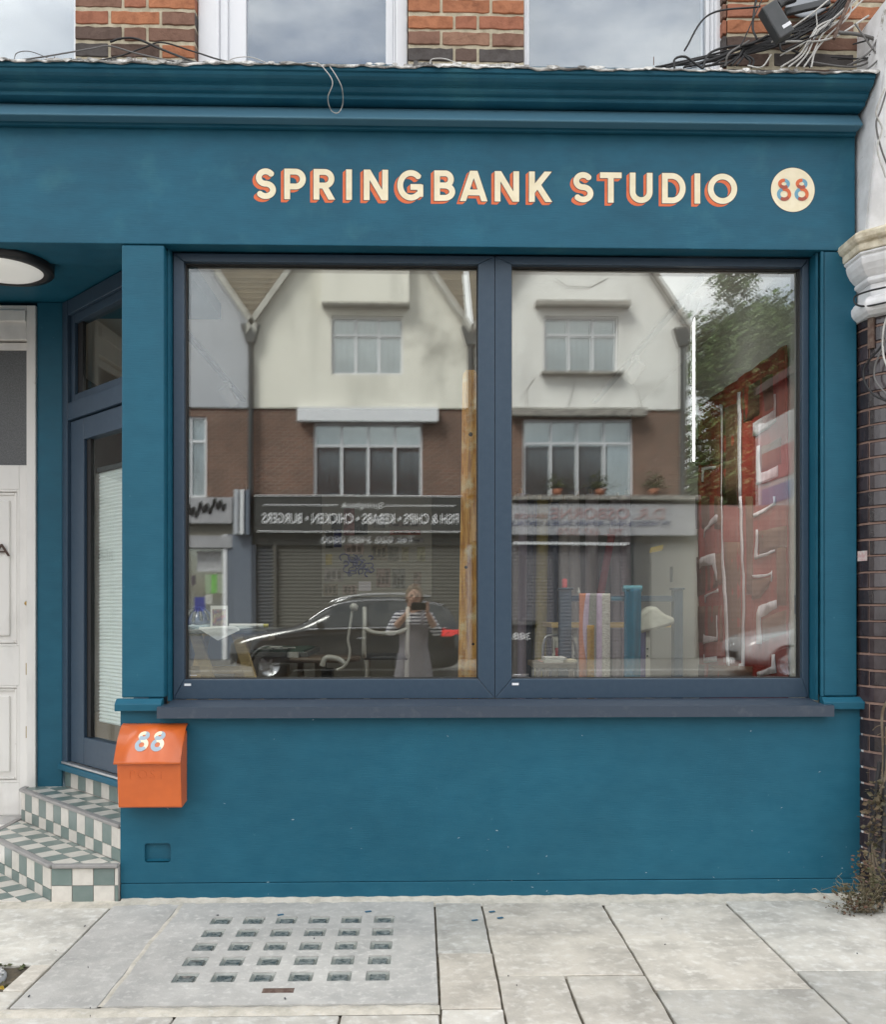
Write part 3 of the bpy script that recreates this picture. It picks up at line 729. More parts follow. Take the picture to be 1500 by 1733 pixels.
def tiles(o, a, b, n, region, su, sv, ou, ov, par=0, gap=.0035, th=.0055):
    """tiles on the plane o + a*u + b*v, seen from +n; region in (u, v), convex ccw"""
    o = Vector(o)
    us = [p[0] for p in region]; vs = [p[1] for p in region]
    for i in range(int((min(us)-ou)//su), int((max(us)-ou)//su)+1):
        for j in range(int((min(vs)-ov)//sv), int((max(vs)-ov)//sv)+1):
            c = rect(ou+i*su+gap/2, ov+j*sv+gap/2, ou+(i+1)*su-gap/2, ov+(j+1)*sv-gap/2)
            p = clip(c, region)
            if len(p) < 3 or area(p) < .0002: continue
            pts = [o+a*q[0]+b*q[1] for q in p]
            MB().prism(pts, n*th*rng.uniform(.93, 1.06)).build('tile', GW if (i+j+par) % 2 else GG, steps)
def uv(pts, o): return [((Vector((x, y, 0))-Vector((o[0], o[1], 0))).dot(U), (Vector((x, y, 0))-Vector((o[0], o[1], 0))).dot(Nn)) for x, y in pts]
Zv = Vector((0, 0, 1)); TS = .0985
def ccw(p):
    s = sum(p[i][0]*p[(i+1) % len(p)][1]-p[(i+1) % len(p)][0]*p[i][1] for i in range(len(p))); return p if s > 0 else p[::-1]
for pts, z, par in ((low, Z1, 0), (upp, Z2, 1)):
    o = (pts[0][0], pts[0][1], z-.006)
    tiles(o, U, Nn, Zv, ccw(uv(pts, o)), TS, TS, .03, .026, par)
gp = [(-3.2, -.03), A_, B_, (-3.2, .574)]
block(gp, -.02, .006).build('entrance_base', GROUT, steps)
tiles((A_[0], A_[1], .006), U, Nn, Zv, ccw(uv(gp, A_)), TS, TS, .02, -.0985*6, 1)
l1 = (Vector((*B_, 0))-Vector((*A_, 0))).length
for o, L_, z0, z1, off in (((*A_, 0), -l1, .004, Z1-.016, 0), ((-1.408, .005, 0), -1.237, Z1+.002, Z2-.016, .0), ((-1.408, .321, 0), -.93, Z2+.002, Z3, .04)):
    o_ = Vector(o)+Nn*.0065
    tiles((o_.x, o_.y, 0), U, Zv, -Nn, ccw([(L_, z0), (-.004, z0), (-.004, z1), (L_, z1)]), TS, TS, -TS*14+off, z1-TS*2, 1)
tiles((A_[0], A_[1]+.0075, 0), Vector((1, 0, 0)), Zv, Vector((0, -1, 0)), [(.004, .004), (.311, .004), (.311, Z1-.016), (.004, Z1-.016)], TS*1.0, .0805, 0, Z1-.016-.161, 1)
def nosing(p, q, z, nrm):
    p, q, nrm = Vector((*p, 0)), Vector((*q, 0)), Vector((*nrm, 0)).normalized(); d = (q-p).normalized()
    MB().obox((p.x, p.y, z), d, nrm, Zv, 0, (q-p).length, -.012, .022, -.014, .0035).build('nosing', NOSING, steps, bevel=.004)
nosing(A_, B_, Z1, (.733, .68)); nosing((A_[0]+.008, A_[1]), (-1.409, -.03), Z1, (0, 1))
nosing((-1.41, .008), (-2.25, .911), Z2, (.733, .68))
nosing((B_[0], B_[1]+.014), (-2.28, .97), Z1, (1, 0)); nosing((-2.25, .925), (-2.25, .99), Z2, (1, 0))

# glazed entrance door set at an angle
FO = Vector((-2.045, 1.0, 0))
def dbox(mb, s0, s1, w0, w1, z0, z1, mi=0): return mb.obox(FO, U, Nn, Zv, s0, s1, w0, w1, z0, z1, mi)
ed = thing('glazed_door', 'slate blue glazed entrance door with white pleated blind and window above', 'door', (-1.8, .75, Z3))
dl = 1.05
fr = MB(); dbox(fr, .0, .075, -.01, .09, Z3+.035, 3.12); dbox(fr, dl-.05, dl, -.01, .09, Z3+.035, 3.12)
fr.build('door_frame', NAVY, ed, bevel=.003)
h = MB(); dbox(h, .076, dl-.051, -.008, .09, 3.035, 3.118); h.build('head_rail', NAVY, ed, bevel=.003)
h = MB(); dbox(h, .076, dl-.051, -.008, .09, 2.437, 2.535); h.build('transom_rail', NAVY, ed, bevel=.003)
tw = MB()
for a in ((.078, .125, 2.536, 3.033), (dl-.10, dl-.053, 2.536, 3.033), (.126, dl-.101, 2.985, 3.033), (.126, dl-.101, 2.536, 2.58)): dbox(tw, a[0], a[1], .012, .075, a[2], a[3])
tw.build('transom_frame', NAVY, ed, bevel=.002)
h = MB(); dbox(h, .125, dl-.1, .045, .051, 2.58, 2.985); h.build('transom_pane', DOORGLASS, ed)
sl_ = MB(); dbox(sl_, .127, .19, .03, .05, 2.581, 2.984); sl_.build('transom_seal', SEAL, ed)
lf_ = MB()
for a in ((.082, .255, Z3+.05, 2.43), (dl-.20, dl-.056, Z3+.05, 2.43), (.256, dl-.201, 2.31, 2.43), (.256, dl-.201, Z3+.05, .655)): dbox(lf_, a[0], a[1], .008, .07, a[2], a[3])
leaf = lf_.build('door_leaf', NAVY, ed, bevel=.004)
sl_ = MB(); dbox(sl_, .256, .305, .025, .05, .656, 2.309); sl_.build('door_seal', SEAL, leaf)
h = MB(); dbox(h, .256, dl-.2, .036, .042, .656, 2.309); h.build('door_pane', DOORGLASS, ed)
h = MB(); dbox(h, .0, dl, -.035, .1, Z3-.003, Z3+.032); h.build('threshold', TEALD, ed, bevel=.006)
h = MB(); dbox(h, .02, dl-.02, -.022, .06, Z3+.033, Z3+.047); h.build('aluminium_strip', M('brushed aluminium', (.55, .56, .57), .35, metal=.8), ed, bevel=.003)
BLIND = M('white pleated blind', (.9, .92, .91), .8, (.86, .88, .87), 3)
npl_ = 140
def pleat(u, v):
    k = v*npl_; z = .74+(2.125-.74)*v; tri = abs((k % 2)-1)
    p = FO+U*(.31+u*(dl-.2-.31))+Nn*(.068+.009*tri); return (p.x, p.y, z)
bl = MB().surf(pleat, 1, npl_, smooth=False).build('pleated_blind', BLIND, ed, fix=False)
h = MB(); dbox(h, .306, dl-.2, .06, .085, 2.125, 2.15); h.build('blind_rail', DARKGREY, bl)
# flat teal post between the two doors
MB().box(-2.19, -2.045, .985, 1.12, Z1+.002, 3.124).build('door_post', TEALD, shop, bevel=.006)

# old white panelled door to the flat upstairs
wd = thing('panelled_door', 'old white panelled front door with textured glass in a chipped frame', 'door', (-2.65, DY, Z1))
wx = lambda px: at(px, 1000, DY).x
wz = lambda py: at(20, py, DY).z
xf = -2.192
MB().box(xf-.052, xf, DY-.03, DY+.1, Z1, 3.10).build('door_frame', WHITEOLD, wd, bevel=.004)
MB().box(-3.3, xf-.053, DY-.028, DY+.1, wz(577)+.0, 3.10).build('transom_bar', WHITEOLD, wd, bevel=.004)
MB().box(-3.3, xf-.053, DY-.042, DY-.03, wz(547), wz(528)).build('head_moulding', WHITEOLD, wd, bevel=.004)
dx1 = xf-.055; dx0 = -3.15; dg = wx(50)
pn = [(wz(1094), wz(828)), (wz(1325), wz(1160))]
pl_x1 = wx(32); pl_x0 = pl_x1-.31
lfm_ = MB()
def lb_(x0, x1, z0, z1): lfm_.box(x0, x1, DY, DY+.045, z0, z1)
lb_(dg, dx1, wz(787), wz(580)); lb_(pl_x1, dx1, Z1+.01, wz(787)-.0005); lb_(dx0, dg-.0005, wz(592), wz(580)); lb_(dx0, pl_x0-.44, Z1+.01, wz(787)-.0005)
zs_ = [Z1+.01, pn[1][0], pn[1][1], pn[0][0], pn[0][1], wz(787)-.0005]
for k in (0, 2, 4): lb_(pl_x0-.4395, pl_x1-.0005, zs_[k], zs_[k+1])
for k in (1, 3): lb_(pl_x0-.11, pl_x0, zs_[k]+.0005, zs_[k+1]-.0005)
lfm_.build('door_leaf', WHITEOLD, wd, bevel=.002, seg=1)
MB().box(dx0+.12, dg+.01, DY+.018, DY+.026, wz(789), wz(590)).build('textured_pane', OBSCURE, wd)
for z0, z1 in pn:
    for q0 in (pl_x0, pl_x0-.44):
        q1 = q0+(.31 if q0 == pl_x0 else .33)
        p_ = MB().box(q0-.01, q1+.01, DY+.024, DY+.04, z0-.01, z1+.01).build('door_panel', WHITEOLD, wd)
        for ins, y0 in ((0, DY+.002), (.018, DY+.012)):
            r0, r1, s0, s1 = q0+ins, q1-ins, z0+ins, z1-ins; tt = .014
            m_ = MB().box(r0, r0+tt, y0, DY+.03, s0, s1).box(r1-tt, r1, y0, DY+.03, s0, s1).box(r0+tt, r1-tt, y0+.0005, DY+.03, s0, s0+tt).box(r0+tt, r1-tt, y0+.0005, DY+.03, s1-tt, s1)
            m_.build('panel_moulding', WHITEOLD, p_, bevel=.004)
        MB().box(q0+.06, q1-.06, DY+.012, DY+.026, z0+.06, z1-.06).build('raised_field', WHITEOLD, p_, bevel=.008)
ax = wx(-14)
text_mb('88A', lambda x, y, d: (wx(17)-.235+x, DY-d-.0004, wz(941)+y), .072, .235, .0015, .004).build('house_number', M('dark brown paint', (.06, .03, .02), .5), wd)
MB().lathe([(0, -.012), (.011, -.010), (.013, -.004), (.013, 0)], (wx(45), DY, wz(1021)), 16, axis='y').build('lock_cylinder', BRASS, wd)
for py in (1132, 1239):
    MB().box(wx(43.5), wx(49.5), DY-.004, DY+.001, wz(py+10), wz(py-10)).build('keyhole_plate', BRASS, wd, bevel=.001)
MB().box(-3.4, xf+.0, DY-.06, DY+.1, Z1-.03, Z1+.009).build('door_step', M('worn step stone', (.5, .49, .47), .8, (.4, .39, .38), 9), wd)
MB().box(-3.4, -2.285, .951, 1.3, -.02, Z1-.032).build('door_plinth', WHITEOLD, wd)

# ------------------------------------------------------------------ upper wall: bricks and sash windows
BY = .015
uw = MB().box(-4.5, 3.6, BY+.012, BY+.03, 3.855, 6.2).box(-4.5, -2.03, BY+.03, BY+.3, 3.855, 3.9)
piers = [(at(127, 60, BY).x, at(329, 60, BY).x), (at(691, 60, BY).x, at(887, 60, BY).x), (at(1232, 60, BY).x, 2.5)]
wall_up = MB().box(piers[0][0], piers[0][1], BY+.0035, BY+.28, 3.82, 5.6).box(piers[1][0], piers[1][1], BY+.0035, BY+.28, 3.82, 5.6).box(piers[2][0], piers[2][1], BY+.0035, BY+.28, 3.82, 5.6).build('upper_wall', MORTAR, kind='structure')
COLS_B = {'o': (.47, .185, .088), 'r': (.385, .15, .085), 'b': (.235, .125, .085), 'g': (.095, .083, .078), 'd': (.14, .09, .07), 'm': (.36, .2, .13)}
CH = .0774; ZB0 = at(700, 104, BY).z+.003
def course(x0, x1, k, widths, cols, gap=.015):
    x = x0; tot = sum(widths)+gap*(len(widths)-1); sc = (x1-x0)/tot
    for wd_, c in zip(widths, cols):
        a, b = x, x+wd_*sc; x = b+gap*sc
        z0 = ZB0+k*CH+rng.uniform(-.002, .002); z1 = z0+CH-.0155; y0 = BY-rng.uniform(.0, .005)
        cc = COLS_B[c]; t = rng.uniform(.85, 1.12)
        m_ = MB(); nx_ = max(2, int((b-a)/.03))
        ring = [(a+(b-a)*i/nx_, y0+rng.uniform(-.0015, .0015), z0+rng.uniform(-.0022, .003)) for i in range(nx_+1)] + [(b-(b-a)*i/nx_, y0+rng.uniform(-.0015, .0015), z1+rng.uniform(-.0038, .0022)) for i in range(nx_+1)]
        m_.prism(ring, (0, .06, 0)).build('brick', BRICK, wall_up, color=(cc[0]*t, cc[1]*t, cc[2]*t), bevel=.003, seg=1)
F1 = [.165, .245, .165]; F2 = [.245, .115, .245]
c1 = ['gdo', 'dbb', 'rob', 'bro', 'oor', 'roo']; c2 = ['gdg', 'bmb', 'orr', 'ooo', 'ror', 'oro']; c3 = ['dgd', 'dbg', 'obm', 'rob', 'orm', 'oro']
for k in range(-1, 8):
    kk = max(k, 0) % 6
    course(piers[0][0], piers[0][1], k, F2 if k % 2 else F1, 'ggg' if k < 0 else c1[kk])
    course(piers[1][0], piers[1][1], k, F1 if k % 2 else F2, 'dgd' if k < 0 else c2[kk])
    course(piers[2][0], piers[2][1], k, [.2, .24, .115] if k % 2 else [.115, .22, .22], 'gdd' if k < 0 else c3[kk])
# brick reveals at the window sides, broken ledge under the piers
for xa, k0 in ((piers[0][1]+.0015, 0), (piers[2][0]-.0015, 1)):
    for k in range(-1, 8):
        z0 = ZB0+k*CH; cc = COLS_B['bdgr'[(k+k0) % 4]]
        MB().box(xa-.02, xa, BY+.004, BY+.10, z0, z0+CH-.012).build('brick', BRICK, wall_up, color=cc, bevel=.003, seg=1)
lg = MB()
for x0, x1 in piers[:2]:
    n = 26
    for i in range(n):
        a = x0-.02+(x1-x0+.04)*i/n; b = x0-.02+(x1-x0+.04)*(i+1)/n
        lg.box(a, b, -.03-rng.uniform(0, .014), BY+.02, 3.81, ZB0-.03-rng.uniform(0, .014))
lg.build('ledge_mortar', LEAD, wall_up, bevel=.004)

def sash(x0, x1, xa, xb, label, left_rev, blind=None):
    """x0..x1 opening, xa..xb glass"""
    t = thing('sash_window', label, 'window', ((x0+x1)/2, .12, 3.83), 'upper floor windows')
    y = .06
    f = MB()
    f.box(x0+.002, x0+(xa-x0)*.45, y, y+.2, 3.8, 5.8); f.box(x1-(x1-xb)*.55, x1-.002, y, y+.2, 3.8, 5.8)
    f.build('outer_frame', WHITEP, t, bevel=.006)
    f = MB()
    f.box(x0+(xa-x0)*.45+.001, x0+(xa-x0)*.62, y+.022, y+.2, 3.8, 5.8); f.box(x1-(x1-xb)*.55-.012, x1-(x1-xb)*.55-.001, y+.022, y+.2, 3.8, 5.8)
    f.build('staff_bead', WHITEP, t, bevel=.006)
    f = MB()
    f.box(x0+(xa-x0)*.62+.001, xa, y+.045, y+.1, 3.8, 5.8); f.box(xb, x1-(x1-xb)*.55-.013, y+.045, y+.1, 3.8, 5.8)
    f.build('sash_stile', WHITEP, t, bevel=.004)
    MB().box(xa-.003, xb+.003, y+.07, y+.076, 3.8, 5.8).build('pane', SASHGLASS, t)
    MB().box(x0, x1, y+.3, y+.31, 3.78, 5.9).build('drawn_blind', M('pale drawn blind', (.16, .165, .175) if not blind else blind, .9), t)
X_ = lambda px, Y=.1: at(px, 60, Y).x
sash(X_(-230), piers[0][0]-.001, X_(-200), X_(125), 'upper window with pale reflection at the top left corner', .04, (.6, .6, .6))
sash(piers[0][1]+.003, piers[1][0]-.001, X_(416), X_(653), 'upper sash window with wide moulded white jambs between two brick piers', .06)
sash(piers[1][1]+.001, piers[2][0]-.003, X_(896), X_(1196), 'upper sash window with grey cloud reflection near the cables', .06)
MB().box(-4.5, 3.6, .45, .6, 3.6, 6.5).build('upper_room_wall', M('dim plaster', (.2, .2, .2), .9), kind='structure')
MB().box(-9, -4.4, .0, .6, 0, 9).box(2.62, 9, .03, .6, 0, 9).box(-4.4, 2.62, .0, .6, 5.6, 9).build('adjoining_wall', M('adjoining brick', (.25, .1, .06), .9, (.18, .09, .06), 12, bump=.5), kind='structure')

# ------------------------------------------------------------------ glazed brick half-column with capital and console
colx, coly, colr = 2.345, .03, .235
gc = thing('glazed_brick_column', 'dark glazed brick column with flaking white capital at the right edge', 'column', (colx, coly, 0))
MB().lathe([(colr-.006, 0), (colr-.006, 2.83)], (colx, coly, 0), 40).build('mortar_core', PINKMORTAR, gc)
k = 0; z = .0
while z < 2.80:
    off = R(180+(22 if k % 2 else 0))
    for a in (-1, 0, 1, 2):
        a0 = off+a*R(52)+R(.8); a1 = off+(a+1)*R(52)-R(.8); n = 7
        r1 = colr+rng.uniform(-.001, .002); r0 = colr-.02; zz0, zz1 = z+rng.uniform(.003, .006), z+.0772-rng.uniform(.003, .007)
        zz1 = min(zz1, 2.828)
        vs = []
        for (rr, h_) in ((r0, zz0), (r1, zz0), (r1, zz1), (r0, zz1)):
            for i in range(n+1):
                t = a0+(a1-a0)*i/n; vs.append((colx+rr*math.cos(t), coly+rr*math.sin(t), h_))
        fs = []
        for j in range(4):
            for i in range(n): fs.append((j*(n+1)+i, j*(n+1)+i+1, ((j+1) % 4)*(n+1)+i+1, ((j+1) % 4)*(n+1)+i))
        fs += [tuple(j*(n+1) for j in range(4)), tuple(j*(n+1)+n for j in range(4))]
        MB().add(vs, fs).build('brick', GLAZED, gc, bevel=.003, seg=1)
    z += .0772; k += 1
def octa(s, z, ch=.32):
    c = s*ch; return [(colx-s, coly+s, z), (colx-s, coly-s+c*1.2, z), (colx-s+c*1.2, coly-s, z), (colx+s, coly-s, z), (colx+s, coly+s, z)]
def loft(levels, mat, name, bevel=.004):
    m_ = MB(); n = 5; vs = []
    for s, z in levels: vs += octa(s, z)
    fs = [(j*n+i, j*n+(i+1) % n, (j+1)*n+(i+1) % n, (j+1)*n+i) for j in range(len(levels)-1) for i in range(n)]
    fs += [tuple(range(n))[::-1], tuple(range(len(vs)-n, len(vs)))]
    return m_.add(vs, fs).build(name, mat, gc, bevel=bevel)
zc = lambda py: at(1470, py, -.22).z
loft([(.243, zc(522)), (.252, zc(519)), (.262, zc(516)), (.270, zc(511)), (.273, zc(505)), (.272, zc(500)), (.264, zc(496)), (.262, zc(494)), (.250, zc(490)), (.243, zc(489))], STUCCO, 'neck_ring')
loft([(.236, zc(490)), (.236, zc(467))], STUCCO, 'capital_neck')
loft([(.240, zc(467)), (.256, zc(464)), (.257, zc(459)), (.250, zc(457)), (.262, zc(454)), (.278, zc(447)), (.292, zc(437)), (.298, zc(428)), (.296, zc(424)), (.306, zc(422)), (.308, zc(418))], STUCCO, 'capital_bell')
loft([(.312, zc(417)), (.315, zc(408)), (.313, zc(405)), (.326, zc(403)), (.334, zc(398)), (.337, zc(391)), (.334, zc(388)), (.322, zc(386)), (.30, zc(381))], STUCCOY, 'capital_slab')
# console above: swelling bracket with ribs
def console(u, v):
    z = zc(382)+(4.12-zc(382))*v
    bulge = .13*math.sin(math.pi*min(1, v*.62+.02))+.27*v**2.2
    ribs = .012*abs(math.sin(u*math.pi*4))**.6
    return (2.112+.045*v*0+.42*u-.0*v, -.06-bulge*.75-ribs-.04*math.sin(math.pi*u), z)
cs = MB().surf(console, 36, 26)
cs.build('console_front', STUCCO, gc, solid=.01)
side = MB()
pr = [console(0, v/14) for v in range(15)]
side.prism([(2.106, p[1]+.004, p[2]) for p in pr] + [(2.106, .2, pr[-1][2]), (2.106, .2, pr[0][2])], (.03, 0, 0)).build('console_side', STUCCO, gc)
MB().box(2.37, 2.9, -.09, .3, 3.85, 5.6).build('party_pier', STUCCO, gc, bevel=.01)
eg = MB()
for k in range(24):
    z = .03+k*.036; wv_ = rng.uniform(.002, .02)*(1 if k < 20 else .5)
    eg.box(2.1185, 2.126+wv_*.6, -.012-wv_*.5, .04, z, z+.036)
eg.build('paint_drips', STUCCO, gc, kind='stuff')
# rusty bracket strip on the column
def colY(px): return -.035-max(0, px-1450)*.0026
_a = R(207); _n = Vector((math.cos(_a), math.sin(_a), 0)); _t2 = Vector((-_n.y, _n.x, 0))
MB().obox((colx+_n.x*colr, coly+_n.y*colr, 0), _t2, _n, Vector((0, 0, 1)), -.016, .016, -.002, .014, at(1484, 590, -.08).z, at(1484, 522, -.08).z).build('steel_strip', RUST, gc, bevel=.003)
ss = at(1467, 941, -.02); _a = R(193); _n = Vector((math.cos(_a), math.sin(_a), 0)); _t2 = Vector((-_n.y, _n.x, 0))
MB().obox((colx+_n.x*colr, coly+_n.y*colr, ss.z), _t2, _n, Vector((0, 0, 1)), -.032, .032, .0, .0035, -.024, .024).build('paper_sticker', M('torn pink sticker', (.5, .3, .29), .7, (.6, .58, .55), 60), gc)

# ------------------------------------------------------------------ cables, aerial, weeds
def cable(pts, r, mat, label, group='tangled cables on the upper wall', n=10):
    p = [at(a, b, y) for a, b, y in pts]
    return MB().tube(spline(p, n), r, 6).build('cable', mat, label=label, cat='cable', group=group)
BK = 'black cable in the tangle beside the small grey aerial box'; WT = 'white cable in the tangle beside the small grey aerial box'
cr_ = random.Random(5)
for k in range(13):      # bundle running up from the ledge to the right
    j = lambda s: cr_.uniform(-s, s)
    x0 = 1108+k*14+j(8)
    cable([(x0, 112+j(3), -.11), (1190+k*7+j(6), 100+j(6), -.08), (1262+j(5), 84+j(9), -.05), (1330+j(6), 62+j(12), -.05), (1392+j(8), 34+j(14), -.06), (1440+j(14), -6+j(6), -.07)], cr_.uniform(.0042, .0066), CABLEK, BK)
for k in range(16):     # loose crossing ends
    a = (cr_.uniform(1150, 1480), cr_.uniform(70, 116)); b = (a[0]+cr_.uniform(40, 170), a[1]-cr_.uniform(10, 90)); m__ = ((a[0]+b[0])/2+cr_.uniform(-30, 30), (a[1]+b[1])/2+cr_.uniform(-24, 34))
    yy = cr_.uniform(-.13, -.05); kk_ = cr_.choice([0, 0, 1, 2])
    cable([(*a, yy), (*m__, yy-.02), (*b, yy)], cr_.uniform(.0026, .0048), (CABLEK, CABLEG, CABLEW)[kk_], ('thin black cable end crossing the tangle', 'thin grey cable end crossing the tangle', 'thin white cable end crossing the tangle')[kk_]+' at top right')
for k in range(5):
    j = lambda s: cr_.uniform(-s, s)
    cable([(1322+k*13, 114, -.1), (1352+k*8+j(4), 92+j(5), -.09), (1376+k*6, 56+j(8), -.09), (1408+k*8+j(6), 26+j(8), -.09), (1452+j(16), -6, -.09)], .0044, CABLEW, WT)
cable([(1142, 116, -.13), (1143, 100, -.13), (1160, 96, -.13), (1178, 108, -.13), (1190, 116, -.13)], .0055, CABLEK, 'small black cable loop standing on the cornice left of the white jamb')
cable([(1190, 116, -.12), (1200, 92, -.1), (1228, 80, -.09), (1270, 75, -.06), (1300, 60, -.05)], .0055, CABLEK, 'black cable curling up from the cornice over the white jamb')
cable([(1282, -8, -.03), (1277, 20, -.03), (1275, 48, -.04), (1282, 66, -.05)], .0055, CABLEK, 'black cable dropping beside the aerial box against the bricks')
cable([(1320, 70, -.06), (1324, 86, -.07), (1340, 85, -.07), (1362, 96, -.08), (1372, 114, -.09)], .0052, CABLEK, 'black cable looping under the aerial box')
cable([(1420, 55, -.13), (1452, 58, -.14), (1482, 66, -.15), (1512, 76, -.16)], .0085, CABLEG, 'thick grey cable crossing to the white console')
for k, (a, b) in enumerate((((1440, 110), (1500, 20)), ((1405, 118), (1498, 92)), ((1448, 40), (1500, 104)))):
    cable([(*a, -.14), ((a[0]+b[0])/2+8, (a[1]+b[1])/2+16, -.17), (*b, -.19)], .0042, CABLEG, 'thin grey cable across the foot of the white pier')
cable([(1498, 150, -.33), (1484, 190, -.31), (1494, 218, -.30), (1486, 252, -.29), (1500, 300, -.28)], .0042, CABLEW, 'white cable hanging down the stucco console', None)
cable([(1506, 140, -.33), (1492, 185, -.315), (1484, 210, -.3), (1492, 250, -.29), (1508, 292, -.28)], .004, CABLEG, 'grey cable hanging beside the white one on the console', None)
cable([(-20, 107, -.13), (60, 98, -.13), (150, 83, -.06), (185, 78, -.03), (230, 90, -.04), (300, 104, -.1), (370, 106, -.13), (400, 109, -.15)], .0036, CABLEG, 'long grey wire trailing over the cornice below the left pier', None)
cable([(23, 104, -.14), (28, 90, -.14), (50, 87, -.14), (80, 98, -.14), (92, 103, -.15)], .002, CABLEG, 'thin wire loop at the far left of the cornice', None)
cable([(150, 106, -.1), (205, 94, -.03), (245, 80, -.02), (275, 72, -.02), (330, 88, -.02), (385, 104, -.12), (460, 110, -.16)], .0036, CABLEK, 'black wire draped across the left brick pier', None)
cable([(186, 71, -.012), (205, 65, -.015), (232, 66, -.015), (270, 82, -.03), (330, 106, -.1)], .0052, CABLEK, 'thick black cable clipped to the left brick pier', None)
cable([(382, 106, -.14), (398, 98, -.14), (425, 97, -.14), (455, 108, -.16)], .002, CABLEW, 'thin pale wire arching by the white jamb', None)
cable([(505, 108, -.19), (535, 106, -.2), (552, 120, -.215), (563, 140, -.215), (555, 165, -.18), (560, 186, -.1), (572, 191, -.095), (580, 176, -.12), (579, 150, -.2), (570, 130, -.215), (558, 112, -.205)], .0022, CABLEW, 'thin white wire loop dangling over the cornice', None)
cable([(728, 108, -.1), (732, 100, -.1), (755, 100, -.1), (785, 112, -.16)], .0026, CABLEW, 'short white wire loop under the middle brick pier', None)
for px_ in (92, 228, 1107): MB().tube([at(px_, 110, -.19), at(px_, 96, -.19)], .0022, 5).build('nail', RUST, label={92: 'rusty nail standing on the cornice at far left', 228: 'rusty nail standing below the left brick pier', 1107: 'tall dark nail on the cornice under the right window'}[px_], cat='nail')
# aerial: grey box on a bracket and the dish behind
ar = thing('satellite_dish', 'grey satellite dish edge with boxy receiver arm at top right', 'satellite dish', at(1340, 40, -.1))
bc = at(1314, 38, -.16); ax_ = Vector((.52, 0, -.85)).normalized(); ay_ = Vector((.85, 0, .52)).normalized()
MB().obox(bc, ax_, ay_, Vector((0, 1, 0)), -.083, .083, -.040, .040, -.03, .03).build('receiver_box', DARKGREY, ar, bevel=.006)
lb = bc+ax_*.045+ay_*.018
MB().obox(lb, ay_, ax_, Vector((0, -1, 0)), -.022, .022, -.008, .008, .0305, .032).build('white_label', WHITEP, ar)
MB().tube([at(1316, 10, -.14), at(1326, 2, -.13), at(1345, -4, -.12)], .022, 10).build('arm_joint', BLACK, ar)
MB().obox(at(1360, 14, -.08), Vector((.97, 0, .24)), Vector((-.24, 0, .97)), Vector((0, 1, 0)), -.09, .13, -.016, .016, -.012, .012).build('arm', DARKGREY, ar, bevel=.004)
dc_ = at(1372, -12, -.02)
MB().lathe([(0, .02), (.05, .018), (.09, .01), (.118, -.004), (.122, 0), (.118, .006)], (dc_.x-.02, dc_.y, dc_.z), 36, axis='y').build('dish', GREYPL, ar)
MB().tube([at(1412, 66, -.1), at(1436, 6, -.1), at(1445, -16, -.1)], .009, 8).build('mounting_pole', RUST, ar)
# cables down the column and stems
def ccable(pts, r, mat, label): return MB().tube(spline([at(a, b, colY(a)-.012-(y+.24)*-.4-(.04 if b < 520 else 0)) for a, b, y in pts], 8), r, 6).build('cable', mat, label=label, cat='cable')
ccable([(1500, 486, -.26), (1470, 493, -.25), (1448, 502, -.25), (1450, 515, -.25), (1468, 518, -.25), (1500, 512, -.26)], .0045, CABLEK, 'black cable wrapped round the column neck')
ccable([(1502, 574, -.24), (1488, 592, -.24), (1465, 620, -.23), (1464, 645, -.23), (1480, 668, -.24), (1505, 680, -.24)], .005, CABLEK, 'black cable bowing out across the glazed bricks')
ccable([(1505, 560, -.25), (1494, 590, -.25), (1482, 620, -.25), (1483, 645, -.25), (1506, 672, -.25)], .0045, CABLEG, 'grey cable bowing beside the black one on the glazed bricks')
ccable([(1504, 530, -.255), (1496, 560, -.255), (1496, 600, -.255), (1506, 630, -.255)], .0045, CABLEW, 'pale cable at the right edge of the glazed bricks')
STEM = M('dry brown stem', (.13, .095, .06), .9, (.2, .165, .12), 20)
DARKSTEM = M('dark pipe stem', (.035, .033, .034), .7)
weed = thing('climbing_weed', 'straggling brown green creeper with dry stems at the column foot', 'creeper', at(1480, 1530, -.3), None)
for pts, r, m_ in (([(1506, 1180, -.26), (1494, 1210, -.26), (1496, 1280, -.27), (1492, 1340, -.28), (1478, 1400, -.29), (1480, 1470, -.3), (1490, 1530, -.3)], .006, STEM),
                   ([(1502, 1230, -.27), (1500, 1310, -.27), (1484, 1360, -.27), (1473, 1420, -.29), (1476, 1500, -.3)], .0075, STEM),
                   ([(1490, 1290, -.25), (1484, 1340, -.25), (1476, 1420, -.26), (1470, 1450, -.27)], .010, DARKSTEM),
                   ([(1501, 1260, -.25), (1497, 1400, -.25), (1492, 1540, -.25)], .010, DARKSTEM),
                   ([(1478, 1430, -.3), (1488, 1470, -.31), (1506, 1500, -.32)], .005, STEM), ([(1496, 1226, -.26), (1484, 1230, -.27), (1478, 1236, -.28)], .002, STEM), ([(1494, 1240, -.26), (1486, 1244, -.27)], .002, STEM)):
    MB().tube(spline([at(a, b, colY(a)-.02-max(0, b-1400)*.0008) for a, b, y in pts], 8), r, 6).build('stem', m_, weed)
wr = random.Random(8)
def patch(n, x, y, sx, sy, Y, size, mat, name):
    pts = [at(x+wr.gauss(0, sx), y+wr.gauss(0, sy), Y+wr.uniform(-.05, .05)) for _ in range(n)]
    pts = [(p.x, p.y, max(.004, p.z)) for p in pts]
    o = leaves(MB(), pts, size, wr).build(name, mat, weed); o['kind'] = 'stuff'
patch(110, 1482, 1400, 10, 34, -.18, .026, LEAFB, 'leaves'); patch(60, 1486, 1345, 8, 26, -.17, .026, LEAFB, 'leaves'); patch(50, 1458, 1474, 12, 14, -.28, .02, LEAFR, 'leaves')
